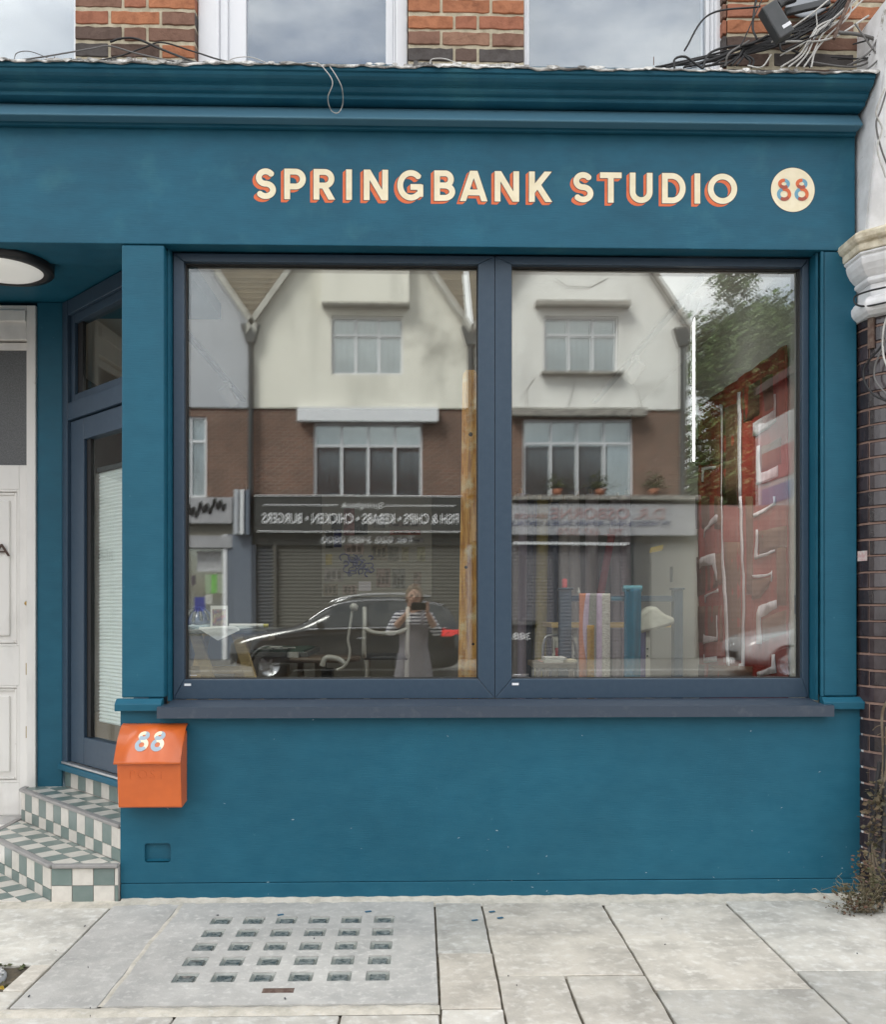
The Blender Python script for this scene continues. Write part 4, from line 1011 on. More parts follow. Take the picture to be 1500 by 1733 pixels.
patch(260, 1464, 1520, 20, 14, -.26, .022, LEAFB, 'leaves'); patch(160, 1478, 1490, 14, 20, -.3, .022, LEAFB, 'leaves'); patch(50, 1424, 1506, 14, 6, -.16, .02, LEAFB, 'leaves'); patch(60, 1450, 1530, 26, 10, -.3, .018, LEAFR, 'leaves'); patch(40, 1470, 1478, 16, 20, -.3, .016, LEAFG, 'leaves')
hair = MB()
for _ in range(60):
    a = at(wr.gauss(1466, 16), 1545, -.27); a.z = .002
    b = a+Vector((wr.gauss(-.02, .06), wr.uniform(-.06, .02), wr.uniform(.04, .16))); c = b+Vector((wr.gauss(-.02, .03), 0, wr.uniform(-.03, .03)))
    hair.tube([a, b, c], .0011, 3)
o = hair.build('dry_stalks', M('straw', (.32, .28, .19), .9), weed); o['kind'] = 'stuff'
# ------------------------------------------------------------------ studio behind the glass
FLZ, CEZ, BWY, RWX, LWX = .5, 3.226, 4.4, 2.0, -2.7
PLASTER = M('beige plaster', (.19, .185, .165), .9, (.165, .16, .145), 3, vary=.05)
CEIL = M('ceiling white', (.66, .66, .65), .9)
WOODFL = M('board floor', (.25, .17, .1), .6, (.18, .12, .07), 4, (1, 8, 1))
MB().prism([(-1.30, .26, .35), (RWX, .26, .35), (RWX, BWY, .35), (LWX, BWY, .35), (LWX, 1.205, .35), (-1.93, 1.205, .35), (-1.93, 1.16, .35), (-1.30, .46, .35)], (0, 0, FLZ-.35)).build('studio_floor', WOODFL, kind='structure')
MB().box(LWX-.2, RWX+.2, .302, BWY+.2, CEZ, CEZ+.25).build('studio_ceiling', CEIL, kind='structure')
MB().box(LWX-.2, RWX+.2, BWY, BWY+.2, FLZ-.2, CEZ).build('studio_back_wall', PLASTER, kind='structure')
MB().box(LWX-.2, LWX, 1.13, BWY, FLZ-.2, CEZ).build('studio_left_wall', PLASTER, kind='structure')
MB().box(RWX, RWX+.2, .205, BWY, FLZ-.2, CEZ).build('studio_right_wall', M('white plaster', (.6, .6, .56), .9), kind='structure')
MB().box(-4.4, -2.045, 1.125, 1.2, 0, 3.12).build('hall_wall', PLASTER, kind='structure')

WOODP = M('weathered softwood', (.9, .46, .12), .75, (.5, .2, .045), 9, (7, 7, .7), .42, .62, bump=.5, bscale=22, bstretch=(6, 6, .6), col3=(.88, .66, .36), scale3=11, lo3=.5, hi3=.66)
p0, p1 = at(777, 1000, .26), at(810, 1000, .26); pt = at(790, 627, .26).z
post = plate([(p0.x-.010, .55), (p1.x, .55), (p1.x+.001, 1.6), (p1.x-.002, pt-.03), (p1.x-.02, pt), (p0.x+.036, pt), (p0.x+.019, pt-.02), (p0.x+.011, 1.9)], [], .06, lambda x, y, d: (x, .245+d, y)).build('wooden_post', WOODP, label='rough brown timber post standing just inside the glass by the mullion', cat='post', bevel=.008)
pr_ = random.Random(3)
for px_, py_, s in ((797, 735, .012), (789, 960, .009), (801, 1090, .008)):
    c = at(px_, py_, .2445)
    MB().lathe([(0, -.0015), (s*.6, -.001), (s, .001)], (c.x, c.y, c.z), 12, axis='y').build('knot', M('dark knot', (.05, .025, .012), .8), post)

# ceiling tracks and spots, hanging tube light
for X, lab in ((-1.56, 'left'), (1.57, 'right')):
    tr = thing('ceiling_track', 'dark ceiling track with white spotlight on the %s' % ('side above the desk' if X < 0 else 'side near the hanging tube light'), 'track light', (X, 3, CEZ-.03), 'ceiling tracks in the studio')
    MB().box(X-.018, X+.018, .75, 3.95, CEZ-.032, CEZ-.002).build('track', DARKGREY if X < 0 else GREYPL, tr)
    ys = 3.25 if X < 0 else 2.35
    MB().box(X-.02, X+.02, ys-.05, ys+.05, CEZ-.06, CEZ-.033).build('adapter', WHITEP, tr)
    c = Vector((X, ys, CEZ-.13)); d = Vector((.45 if X < 0 else -.5, .55, -.75)).normalized()
    MB().tube([c-d*.07, c+d*.09], .045, 16).build('spot_head', WHITEP, tr)
    MB().tube([(X, ys, CEZ-.062), c-d*.03], .008, 6).build('spot_arm', WHITEP, tr)
    MB().tube([c+d*.0905, c+d*.094], .036, 16).build('spot_lens', M('spot lens', (.75, .75, .72), .2), tr)
    c2 = Vector((X, .95, CEZ-.12)); d2 = Vector((.16 if X < 0 else -.25, .30, -.92)).normalized()  # second head on each track is added, to carry the fill lamp
    MB().tube([c2-d2*.07, c2+d2*.09], .04, 16).build('spot_head', WHITEP, tr)
    MB().tube([(X, .95, CEZ-.033), c2-d2*.03], .008, 6).build('spot_arm', WHITEP, tr)
    ld = bpy.data.lights.new('added_fill_light', 'SPOT'); ld.energy = 46 if X < 0 else 44; ld.spot_size = R(130); ld.spot_blend = .9; ld.shadow_soft_size = .035; ld.color = (1, .94, .84)  # added fill lamp, brightens the studio furnishings from the window side
    lo__ = bpy.data.objects.new('added_fill_light', ld); COL.objects.link(lo__); lo__.parent = tr; lo__.location = c2+d2*.11-tr.location; lo__.rotation_euler = d2.to_track_quat('-Z', 'Y').to_euler()
a = at(1175, 536, 1.25); b = at(1175, 780, 1.25)
tl_ = thing('tube_light', 'thin white vertical tube light hanging near the red quilt', 'light', (a.x, 1.25, b.z))
MB().tube([(a.x, 1.25, b.z), (a.x, 1.25, a.z)], .0065, 12).build('glowing_tube', M('lit tube', (.9, .9, .9), .3, emit=(1, .98, .95), estr=5), tl_)
MB().tube([(a.x, 1.25, a.z), (a.x, 1.25, CEZ)], .004, 6).build('suspension', WHITEP, tl_)

# pin board with papers on the back wall
def rectq(px0, py0, px1, py1, Y): return at(px0, py0, Y), at(px1, py1, Y)
pbd = thing('pin_board', 'pale pin board covered with prints and drawings on the back wall', 'pin board', at(638, 940, BWY-.02))
a, b = rectq(545, 838, 731, 1010, BWY-.012)
MB().box(a.x, b.x, BWY-.022, BWY-.002, b.z, a.z).build('board', M('board face', (.44, .44, .41), .8), pbd)
def P3(n, c): return M(n, c, .8)
PAPER = M('printed paper', (1, 1, 1), .75, (.55, .55, .55), 24, objcol=True, lo=.45, hi=.6)
PLAINP = M('plain paper', (1, 1, 1), .75, objcol=True)
inkb = M('ink block', (1, 1, 1), .8, objcol=True)
papers = [(561, 872, 579, 896, (.08, .08, .09)), (551, 898, 564, 928, (.1, .1, .1)), (565, 896, 578, 926, (.05, .06, .22)), (582, 860, 600, 906, (.5, .28, .3)), (600, 880, 622, 905, (.09, .09, .1)), (583, 920, 616, 938, (.62, .5, .48)),
          (633, 875, 652, 893, (.3, .3, .3)), (658, 884, 715, 892, (.45, .4, .4)), (660, 897, 712, 905, (.5, .2, .18)), (664, 910, 718, 918, (.4, .4, .42)), (628, 920, 656, 948, (.42, .38, .32)), (656, 925, 675, 950, (.3, .3, .28)),
          (680, 926, 692, 950, (.5, .48, .36)), (706, 926, 720, 950, (.5, .5, .36)), (551, 938, 562, 956, (.6, .5, .16)), (549, 962, 582, 984, (.55, .52, .55)), (637, 962, 661, 994, (.42, .32, .32)), (664, 963, 686, 996, (.32, .33, .34)),
          (700, 968, 713, 992, (.42, .36, .34)), (547, 988, 572, 1008, (.4, .35, .3)), (580, 990, 604, 1006, (.5, .4, .38))]
for q in papers:
    a, b = rectq(*q[:4], BWY-.024); t = .002+pr_.uniform(0, .004)
    o = MB().box(a.x, b.x, BWY-.024-t, BWY-.0225, b.z, a.z).build('paper', PAPER, pbd, color=q[4])
    if (q[2]-q[0]) > 20:
        wd_ = b.x-a.x; hh = a.z-b.z
        for k in range(3):
            MB().box(a.x+wd_*(.12+.28*k), a.x+wd_*(.3+.28*k), BWY-.0255-t, BWY-.0242-t, b.z+hh*.2, b.z+hh*pr_.uniform(.5, .85)).build('ink_patch', inkb, o, color=tuple(c*.35 for c in q[4]))
# loose blue cut-out drawing on the board
bc_ = at(606, 957, BWY-.03); bmb = MB(); BLUEINK = M('cobalt ink', (.03, .045, .32), .7)
for k in range(30):
    cx_ = bc_.x+pr_.uniform(-.13, .13); cz_ = bc_.z+pr_.uniform(-.085, .085); r_ = pr_.uniform(.015, .045); a0 = pr_.uniform(0, 360)
    pts = [(cx_+r_*math.cos(R(a0+t)), BWY-.031-.0006*(k % 6), cz_+r_*.8*math.sin(R(a0+t))) for t in range(0, 250, 22)]
    bmb.tube(pts, pr_.uniform(.004, .008), 5)
bmb.build('blue_cutout_drawing', BLUEINK, pbd)
a, b = rectq(607, 984, 628, 1000, 4.0)
MB().box(a.x, b.x, 4.0, 4.012, b.z, a.z).build('sheet_of_paper', M('bright paper', (.75, .74, .86), .7), label='bright white sheet propped below the blue drawing', cat='paper')

# long table below the pin board
TIMB = M('yellow trestle timber', (.50, .37, .16), .7, (.38, .27, .11), 8, (1, 1, 6), bump=.2)
DESK = M('dark work surface', (.10, .105, .10), .5, (.14, .14, .13), 6); DESKG = M('dark green mat', (.05, .085, .065), .6); DWOOD = M('dark stained wood', (.1, .075, .055), .5, (.14, .11, .08), 6)
WHITEPL = M('white enamel metal', (.42, .42, .39), .4)
def box_at(mb, px0, px1, pyt, pyb, Y0, Y1, Yref=None):
    Yr = Y0 if Yref is None else Yref
    a, b = at(px0, pyt, Yr), at(px1, pyb, Yr)
    return mb.box(a.x, b.x, Y0, Y1, b.z, a.z)
t_ = thing('trestle_table', 'work table on yellow timber trestles at the left of the window', 'table', at(380, 1160, 1.6))
box_at(MB(), 300, 452, 1066, 1072, 1.3, 2.1).build('table_top', DESK, t_, bevel=.004)
for x0, x1, Y in ((329, 352, 1.35), (400, 424, 1.35), (345, 330, 2.0), (418, 404, 2.0)):
    a = at(x0, 1073, Y); b = at(x1, 1150, Y); k = (b-a); b = a+k*((a.z-FLZ)/(a.z-b.z))
    MB().prism([a+Vector((-.035, 0, 0)), a+Vector((.035, 0, 0)), b+Vector((.035, 0, 0)), b+Vector((-.035, 0, 0))], (0, .05, 0)).build('leg', TIMB, t_, bevel=.003)
box_at(MB(), 322, 426, 1128, 1140, 1.62, 1.66).build('stretcher', TIMB, t_)
# helmet
hm = thing('cycle_helmet', 'navy blue vented cycle helmet on the trestle table', 'helmet', at(336, 1066, 1.5))
hc = at(335, 1066, 1.52); HELM = M('navy helmet shell', (.03, .045, .16), .3, (.06, .1, .2), 5)
def hel(u, v):
    a = u*2*math.pi; e = v*math.pi/2; r_ = math.cos(e)
    return (hc.x+.088*r_*math.cos(a), hc.y+.125*r_*math.sin(a), hc.z+.03+.10*math.sin(e)+.012*math.cos(a))
MB().surf(hel, 26, 10).build('shell', HELM, hm, solid=.012)
for k in range(5):
    ang = R(-60+30*k)
    pts = [Vector((hc.x+.092*math.cos(e)*math.sin(ang), hc.y-.13*math.cos(e)*math.cos(ang), hc.z+.035+.104*math.sin(e))) for e in [R(q) for q in range(12, 80, 12)]]
    MB().tube(pts, .011, 6).build('vent', BLACK, hm)
MB().tube([(hc.x+.09*math.cos(t/8*math.pi*2), hc.y+.128*math.sin(t/8*math.pi*2), hc.z+.022) for t in range(9)], .016, 8).build('rim', GREYBLUEP, hm)
# postcard
a, b = rectq(356, 1025, 385, 1064, 1.42)
pc_ = thing('framed_card', 'small white card with purple and yellow picture leaning on the table', 'card', ((a.x+b.x)/2, 1.42, b.z))
MB().box(a.x, b.x, 1.42, 1.428, b.z, a.z).build('card', M('white card', (.78, .78, .76), .6), pc_)
MB().box(a.x+.012, b.x-.012, 1.4175, 1.4196, b.z+.018, a.z-.022).build('picture', M('flower print', (.09, .05, .14), .6, (.4, .3, .16), 26, col3=(.32, .08, .1), scale3=34, lo3=.55, hi3=.6), pc_)
# papers, roll, parcel, on the table
pp = MB(); c = at(366, 1067, 1.38)
for k in range(4):
    an = R(-22+13*k); pp.obox((c.x+.02*k, 1.45, c.z+.004*k+.002), (math.cos(an), math.sin(an), .0), (-math.sin(an), math.cos(an), .0), (0, 0, 1), -.14, .14, -.1, .1, 0, .003)
pp.build('paper_pile', M('pale blue paper', (.6, .65, .64), .6), label='loose pile of pale papers under the small white card', cat='papers')
c = at(364, 1070, 1.285)
MB().prism([(c.x-.10, 1.29, c.z+.02), (c.x+.02, 1.27, c.z-.05), (c.x+.15, 1.27, c.z+.012), (c.x+.11, 1.29, c.z+.03)], (0, .012, .01)).build('folded_sheet', M('silver sheet', (.55, .57, .57), .3), label='folded shiny sheet hanging over the table front', cat='sheet')
a, b = at(388, 1059, 1.55), at(446, 1059, 1.55)
MB().tube([a, b], .014, 10).build('paper_roll', M('white paper roll', (.68, .68, .66), .6), label='white paper roll with yellow end on the table', cat='paper roll')
MB().tube([b, b+Vector((.03, 0, 0))], .013, 10).build('yellow_cap', M('yellow cap', (.5, .45, .1), .5), bpy.data.objects['paper_roll'])
box_at(MB(), 398, 446, 1067, 1086, 1.50, 1.75, 1.3).build('cardboard_parcel', M('grey card box', (.32, .29, .24), .8), t_)
# green-mat table, round pedestal
t2 = thing('cutting_table', 'dark table with green cutting mat and white prints on it', 'table', at(470, 1160, 2.2))
box_at(MB(), 418, 520, 1104, 1112, 1.9, 2.7).build('table_top', DESK, t2, bevel=.004)
box_at(MB(), 424, 514, 1100, 1103.8, 1.92, 2.6).build('cutting_mat', DESKG, t2)
box_at(MB(), 424, 516, 1112.3, 1122, 1.93, 1.96).build('apron', DWOOD, t2)
for x in (430, 508): box_at(MB(), x-5, x+5, 1122.3, 1240, 1.95, 2.0).build('leg', DWOOD, t2)
box_at(MB(), 462, 486, 1126, 1240, 2.35, 2.5).build('pedestal', WHITEPL, t2)
for k, (x, y) in enumerate(((448, 0), (462, .12), (474, .02), (488, .16), (466, .3))):
    c = at(x, 1100, 1.98+y)
    MB().obox((c.x, 2.0+y, at(460, 1099.5, 1.92).z+.001), (.97, .2, 0), (-.2, .97, 0), (0, 0, 1), -.045, .045, -.05, .05, 0, .004).build('print', PLAINP, color=(.6, .62, .6), label=('small white print at the left end of the green mat', 'white print in the left middle of the green mat', 'white print at the front middle of the green mat', 'white print at the right end of the green mat', 'white print at the back of the green mat')[k], cat='print', group='prints on the cutting mat')
box_at(MB(), 486, 505, 1104, 1119, 1.84, 1.895).build('pale_box', WHITEPL, label='small pale box at the front of the cutting table', cat='box')
# bench with curved white lamp
t3 = thing('round_bench', 'low dark round table carrying the curved white lamp', 'table', at(530, 1160, 1.9))
c = at(520, 1112, 1.9)
MB().lathe([(0, c.z), (.27, c.z), (.275, c.z-.012), (.27, c.z-.03), (0, c.z-.03)], (c.x+.08, 2.0, 0), 36).build('table_top', DWOOD, t3)
MB().lathe([(.04, c.z-.031), (.035, FLZ+.05), (.2, FLZ)], (c.x+.08, 2.0, 0), 16).build('pedestal', WHITEPL, t3)
lp = thing('bent_lamp', 'white lamp with a tall slim bent stem on the low table', 'lamp', at(560, 1130, 1.75))
st_ = spline([at(x, y, 1.72) for x, y in ((597, 1026), (595, 1042), (591, 1068), (589, 1084), (592, 1100), (590, 1116), (582, 1128), (570, 1134))], 8)
MB().tube(st_, .009, 8).build('stem', WHITEPL, lp)
MB().tube(spline([at(x, y, 1.74) for x, y in ((584, 1124), (573, 1116), (556, 1113), (548, 1118), (545, 1127))], 8), .02, 8).build('shade_arm', WHITEPL, lp)
MB().lathe([(0, .0), (.022, .002), (.03, .03), (.012, .05)], at(599, 1026, 1.72)-Vector((0, 0, .03)), 16).build('lamp_head', WHITEPL, lp)
box_at(MB(), 544, 562, 1133, 1153, 1.9, 2.05).build('black_canister', BLACK, label='dark round machine below the bent white lamp', cat='machine')
# white chair
ch = thing('white_chair', 'white metal framed chair seen from behind in the studio', 'chair', at(655, 1160, 2.0))
CY0 = 2.0
for x0, x1 in ((617, 617), (690, 690)):
    MB().tube(spline([at(x0, 1028, CY0+.05), at(x0, 1060, CY0), at(x1-1, 1100, CY0-.0), at(x1, 1112, CY0+.03)], 6), .016, 8).build('back_upright', WHITEPL, ch)
MB().tube(spline([at(617, 1064, CY0), at(635, 1071, CY0-.03), at(655, 1072, CY0-.04), at(672, 1071, CY0-.03), at(690, 1064, CY0)], 6), .016, 8).build('back_rail', WHITEPL, ch)
box_at(MB(), 616, 691, 1110, 1117, CY0+.03, CY0+.42).build('seat', M('dark seat', (.05, .05, .05), .6), ch, bevel=.01)
for x in (619, 688):
    for yy in (CY0+.05, CY0+.38):
        a = at(x, 1117, CY0+.05); MB().tube([(a.x, yy, a.z), (a.x*1.01, yy, FLZ)], .014, 8).build('leg', WHITEPL, ch)

# right hand side: rack, stool, fabrics
NAVYW = M('navy painted wood', (.022, .05, .085), .5); RACKM = M('pale bolted upright', (.5, .5, .46), .5)
rk = thing('fabric_rack', 'navy painted wooden rack with capped posts and drying rails', 'rack', at(1050, 1160, 1.9))
for x0, x1 in ((948, 968), (1142, 1157)):
    a = at(x0, 998, 1.8); b = at(x1, 998, 1.8); MB().box(a.x, b.x, 1.8, 1.88, FLZ, a.z).build('post', NAVYW, rk, bevel=.004)
    MB().box(a.x-.01, b.x+.01, 1.79, 1.89, a.z+.0005, a.z+.012).build('post_cap', NAVYW, rk, bevel=.003)
a = at(969, 1008, 1.8); b = at(1141, 1018, 1.8); MB().box(a.x, b.x, 1.82, 1.86, b.z, a.z).build('top_rail', NAVYW, rk, bevel=.003)
a = at(1035, 1010, 1.7); b = at(1060, 1016, 1.7); MB().box(a.x, b.x, 1.7, 1.79, b.z, a.z).build('rail_block', M('blue block', (.03, .15, .22), .4), rk)
sh_ = thing('steel_shelving', 'pale bolted shelving frame with wooden shelf behind the rack', 'shelving', at(1040, 1160, 2.4))
for x0, x1 in ((936, 946), (1092, 1101), (970, 977)):
    a = at(x0, 1056, 2.3); b = at(x1, 1056, 2.3); u_ = MB().box(a.x, b.x, 2.3, 2.34, FLZ, a.z).build('upright', RACKM, sh_)
    for py in (1098, 1110):
        c = at((x0+x1)/2, py, 2.298); MB().lathe([(0, -.004), (.006, -.003), (.007, 0)], c, 10, axis='y').build('bolt', DARKGREY, u_)
box_at(MB(), 934, 1148, 1055, 1062, 2.25, 2.75).build('shelf', TIMB, sh_)
def drape(name, pxl, pxr, pyt, pyb, Y, mat, label, amp=.012, waves=3, thick=.006, parts=None):
    t0 = at((pxl+pxr)/2, pyb, Y); tt = thing(name, label, 'cloth', t0)
    def mk(fl, fr, mat, nm):
        def f(u, v):
            uu = fl(v)+(fr(v)-fl(v))*u; p = at(pxl+(pxr-pxl)*uu, pyt+(pyb-pyt)*v, Y)
            return (p.x, Y+amp*math.sin(uu*waves*6.28+v*1.2)+.01*v, p.z)
        return MB().surf(f, 22, 30).build(nm, mat, tt, solid=thick)
    if parts:
        for fl, fr, m_, nm in parts: mk(fl, fr, m_, nm)
    else: mk(lambda v: 0, lambda v: 1, mat, 'cloth')
    return tt
OR = M('orange cloth', (.55, .2, .09), .9, (.5, .17, .08), 60, bump=.3, bscale=200); LI = M('lilac yarn', (.6, .47, .62), .95, (.5, .38, .53), 70, (1, 1, .4), bump=1, bscale=120)
MU = M('mustard yarn', (.42, .25, .045), .95, (.34, .18, .03), 60, bump=1, bscale=130); WK = M('white knit', (.62, .6, .54), .95, (.36, .35, .31), 60, (1, 1, 3), bump=1, bscale=120); GK = M('grey marl knit', (.38, .38, .36), .95, (.28, .28, .27), 90, bump=1, bscale=140)
zz = lambda v: 0
sc_ = drape('woven_scarf', 981, 1033, 1004, 1180, 1.68, None, 'orange lilac mustard and white woven scarf hanging over the rack', .006, 2, .008, [
    (lambda v: 0, lambda v: .22-.10*math.sin(v*5), OR, 'orange_panel'), (lambda v: .225-.10*math.sin(v*5), lambda v: .34-.05*math.sin(v*5), LI, 'lilac_panel'),
    (lambda v: .345-.05*math.sin(v*5), lambda v: .56, GK, 'grey_panel'), (lambda v: .565, lambda v: .74, LI, 'lilac_panel'), (lambda v: .745, lambda v: 1, WK, 'white_knit_panel')])
mu = MB()
def muf(u, v):
    p = at(994+12*u, 1058+130*v, 1.665); return (p.x, 1.662+.004*math.sin(u*9), p.z)
mu.surf(muf, 6, 16).build('mustard_panel', MU, sc_, solid=.006)
a = at(981, 1003, 1.68); b = at(1050, 1003, 1.68)
BLUEC = M('teal blue cloth', (.012, .14, .24), .7, (.015, .11, .2), 5, (6, 6, .5)); TEALC = M('pale teal cloth', (.10, .28, .35), .8)
drape('teal_cloth', 1058, 1086, 996, 1180, 1.66, BLUEC, 'deep teal cloth hanging straight down over the rack rail', .012, 1.2, .01)
a = at(1056, 993, 1.66); b = at(1088, 993, 1.66); MB().tube([a+Vector((0, .02, -.012)), b+Vector((0, .02, -.012))], .022, 12).build('rolled_top', TEALC, label='pale teal rolled fold lying on the rack above the deep teal cloth', cat='cloth')
drape('purple_cloth', 1086, 1093, 1062, 1180, 1.9, M('violet cloth', (.16, .13, .38), .8), 'narrow violet cloth hanging beside the teal cloth', .004, 1, .01)
# white cushion-like cloth
cpos = [(1083, 1066), (1086, 1040), (1100, 1026), (1112, 1027), (1128, 1040), (1144, 1046), (1143, 1056), (1120, 1064), (1084, 1072)]
cq = MB().prism([at(x, y, 1.72) for x, y in cpos], (0, .12, 0)).build('white_felt', M('off white felt', (.56, .57, .5), .95, (.48, .49, .43), 20, bump=.3), label='folded off white felt draped over the shelf beside the teal cloth', cat='cloth', bevel=.02)
# stool, books, bent back chair
sto = thing('dark_stool', 'dark wooden stool with books at the right pane bottom', 'stool', at(938, 1160, 1.5))
box_at(MB(), 904, 976, 1122, 1131, 1.4, 1.75).build('seat', DWOOD, sto, bevel=.006)
for x, dx in ((912, -3), (925, -1), (966, 3)):
    a = at(x, 1131, 1.42); MB().tube([a, (a.x+dx*.01, 1.42, FLZ)], .018, 8).build('leg', DWOOD, sto)
for k, (x0, x1, y0, y1, c) in enumerate(((921, 953, 1117.5, 1121.5, (.62, .6, .55)), (924, 960, 1113, 1117, (.66, .66, .64)), (955, 978, 1117.5, 1121.5, (.6, .55, .42)), (918, 934, 1120, 1121.8, (.55, .32, .28)))):
    a, b = at(x0, y0, 1.45), at(x1, y1, 1.45); MB().box(a.x, b.x, 1.43+.02*k, 1.62+.02*k, b.z+.001*k, a.z).build('book', PLAINP, color=c, label=('thick cream book lowest on the stool', 'white booklet topmost on the stool', 'tan book at the right edge of the stool', 'thin pink pamphlet at the left of the stool')[k], cat='book')
cb = thing('bentwood_chair', 'grey tube framed chair with arched back behind the stool', 'chair', at(946, 1160, 2.0))
MB().tube(spline([at(x, y, 1.95) for x, y in ((919, 1120), (920, 1092), (926, 1077), (938, 1075), (962, 1075), (970, 1082), (975, 1100), (976, 1122))], 8), .009, 8).build('back_frame', M('grey tube', (.4, .42, .42), .3, metal=.6), cb)
mb = MB(); c = at(930, 1092, 1.97)
for k in range(9): mb.tube([(c.x-.04+.011*k, 1.97, c.z+.055-.0015*(k-4)**2), (c.x-.04+.011*k, 1.97, c.z-.06+.0015*(k-4)**2)], .002, 4)
mb.build('cane_back', DARKGREY, cb)
box_at(MB(), 918, 978, 1131, 1136, 1.95, 2.3).build('seat', DARKGREY, cb)
for x in (920, 975): a = at(x, 1122, 1.95); MB().tube([a, (a.x, 1.95, FLZ)], .009, 8).build('leg', DARKGREY, cb)
# red spool and white pot on the rack post
SPRED = M('red thread', (.5, .08, .085), .8, (.42, .06, .07), 4, (1, 1, 60))
c = at(956, 997, 1.84); sp = thing('thread_spool', 'red thread spool standing on the rack post', 'spool', c)
zc_ = at(956, 998, 1.8).z+.013
MB().lathe([(.016, zc_), (.02, zc_+.003), (.018, zc_+.008), (.018, zc_+.055), (.008, zc_+.062), (0, zc_+.062)], (c.x, 1.84, 0), 18).build('thread', SPRED, sp)
c = at(980, 998, 1.84); zc_ = at(980, 1008, 1.8).z
MB().lathe([(.012, zc_), (.014, zc_+.02), (.006, zc_+.04), (.003, zc_+.055), (0, zc_+.056)], (c.x, 1.84, 0), 14).build('white_cone', WHITEPL, label='small white thread cone beside the red spool', cat='cone')
c = at(934, 1105, 2.2)
MB().lathe([(0, c.z-.04), (.018, c.z-.04), (.016, c.z+.05), (0, c.z+.05)], (c.x, 1.9, 0), 14).build('red_spool', SPRED, label='red spool glimpsed behind the arched chair back', cat='spool')
# fabric rolls along the back wall
for k, (x, c, h0) in enumerate(((872, (.3, .28, .3), 842), (882, (.42, .38, .5), 835), (893, (.04, .05, .09), 846), (914, (.4, .33, .08), 846), (934, (.05, .06, .12), 850), (955, (.46, .44, .44), 848), (978, (.5, .48, .5), 840), (1000, (.55, .5, .56), 836), (1046, (.42, .38, .42), 842), (1062, (.5, .42, .5), 838))):
    r_ = (.035, .05, .032, .055, .04, .05, .055, .06, .045, .05)[k]; Y = 4.25
    a = at(x, h0, Y); m_ = M('cloth roll %d' % k, c, .85, tuple(v*.8 for v in c), 3, (8, 8, .4))
    t = thing('fabric_roll', ('grey', 'lilac', 'black', 'mustard yellow', 'navy', 'pale grey', 'off white', 'pale mauve', 'dusty pink', 'soft pink')[k]+' fabric roll standing against the back wall', 'fabric roll', (a.x, Y, FLZ), 'fabric rolls at the back')
    MB().tube([(a.x, Y, FLZ), (a.x+pr_.uniform(-.04, .04), Y+.02, a.z)], r_, 14).build('cloth', m_, t)
    MB().tube([(a.x, Y+.02, a.z-.02), (a.x, Y+.02, a.z+.05)], r_*.35, 10).build('core', M('card core', (.4, .32, .22), .9), t)
a = at(1036, 905, 4.1); b = at(1018, 1000, 4.1)
MB().tube([a, b, b+(b-a)*1.5], .035, 12).build('red_roll', M('crimson cloth', (.33, .03, .045), .85), label='crimson fabric roll leaning diagonally among the pale rolls', cat='fabric roll')
# light switch on the right wall, clear hanging strip, yellow strokes standing in for lettering mirrored in the glass
q = wallx(1137, 972, RWX-.004); MB().box(RWX-.008, RWX-.001, q.y-.03, q.y+.03, q.z-.06, q.z+.06).build('wall_switch', DARKGREY, label='dark wall switch on the white right wall', cat='switch')
q = wallx(1352, 1023, RWX-.004); MB().box(RWX-.01, RWX-.001, q.y-.04, q.y+.04, q.z-.05, q.z+.05).build('wall_socket', GREYPL, label='grey socket plate by the right window edge', cat='socket')
ye = MB(); YEL = M('reflected lettering yellow', (.75, .55, .03), .5)
for k in range(7):
    x = 1101+3*k; ye.tube(spline([at(x, 936-k*.6, 3.2), at(x+1.5, 928-k*.6, 3.2), at(x+2.6, 934-k*.7, 3.2), at(x+3.4, 926-k*.7, 3.2)], 4), .007, 5)
ye.build('yellow_reflection', YEL, label='small yellow strokes in the studio standing in for reflected lettering', cat='sign')

# red quilt on the right wall
QX = RWX-.02
q0 = wallx(1332, 1000, QX).y; q1 = wallx(1184, 1000, QX).y
quilt = thing('red_quilt', 'rust red patchwork quilt with white stitched motifs on the right wall', 'quilt', (QX, (q0+q1)/2, .75))
RED = M('rust red cotton', (.27, .030, .02), .9, (.21, .024, .017), 7, (4, 4, .5), bump=.4, bscale=40); BRN = M('rust brown cotton', (.125, .058, .032), .9, (.10, .046, .026), 9, (4, 4, .6), bump=.4, bscale=40); WCOT = M('white cotton patch', (.68, .64, .68), .9, (.5, .46, .52), 30, (1, 1, .15), bump=.6, bscale=60, bstretch=(1, 3, .3))
QT, QB = 2.79, .72
def qwave(y, z): return .006*math.sin(y*21+z*1.5)+.003*math.sin(y*47)+.002*math.sin(z*33)
MB().surf(lambda u, v: (QX+qwave(q0+(q1-q0)*u, QB+(QT-QB)*v), q0+(q1-q0)*u, QB+(QT-QB)*v), 60, 50).build('quilt_ground', RED, quilt, solid=.01)
def qpatch(pix, mat, name, lift):
    ps = [wallx(x, y, QX) for x, y in pix]
    bm = bmesh.new(); vs = [bm.verts.new((0, p.y, p.z)) for p in ps]; f = bm.faces.new(vs); bm.normal_update()
    bmesh.ops.triangulate(bm, faces=[f])
    bmesh.ops.subdivide_edges(bm, edges=[e for e in bm.edges if e.calc_length() > .08], cuts=3, use_grid_fill=True)
    m_ = MB(); bm.verts.index_update()
    m_.add([(QX+qwave(v.co.y, v.co.z)-lift, v.co.y, v.co.z) for v in bm.verts], [tuple(v.index for v in f.verts) for f in bm.faces], 0, True); bm.free()
    return m_.build(name, mat, quilt, solid=.004)
def z8(l): return [(1160+u/5.417, 840+v/5.417) for u, v in l]
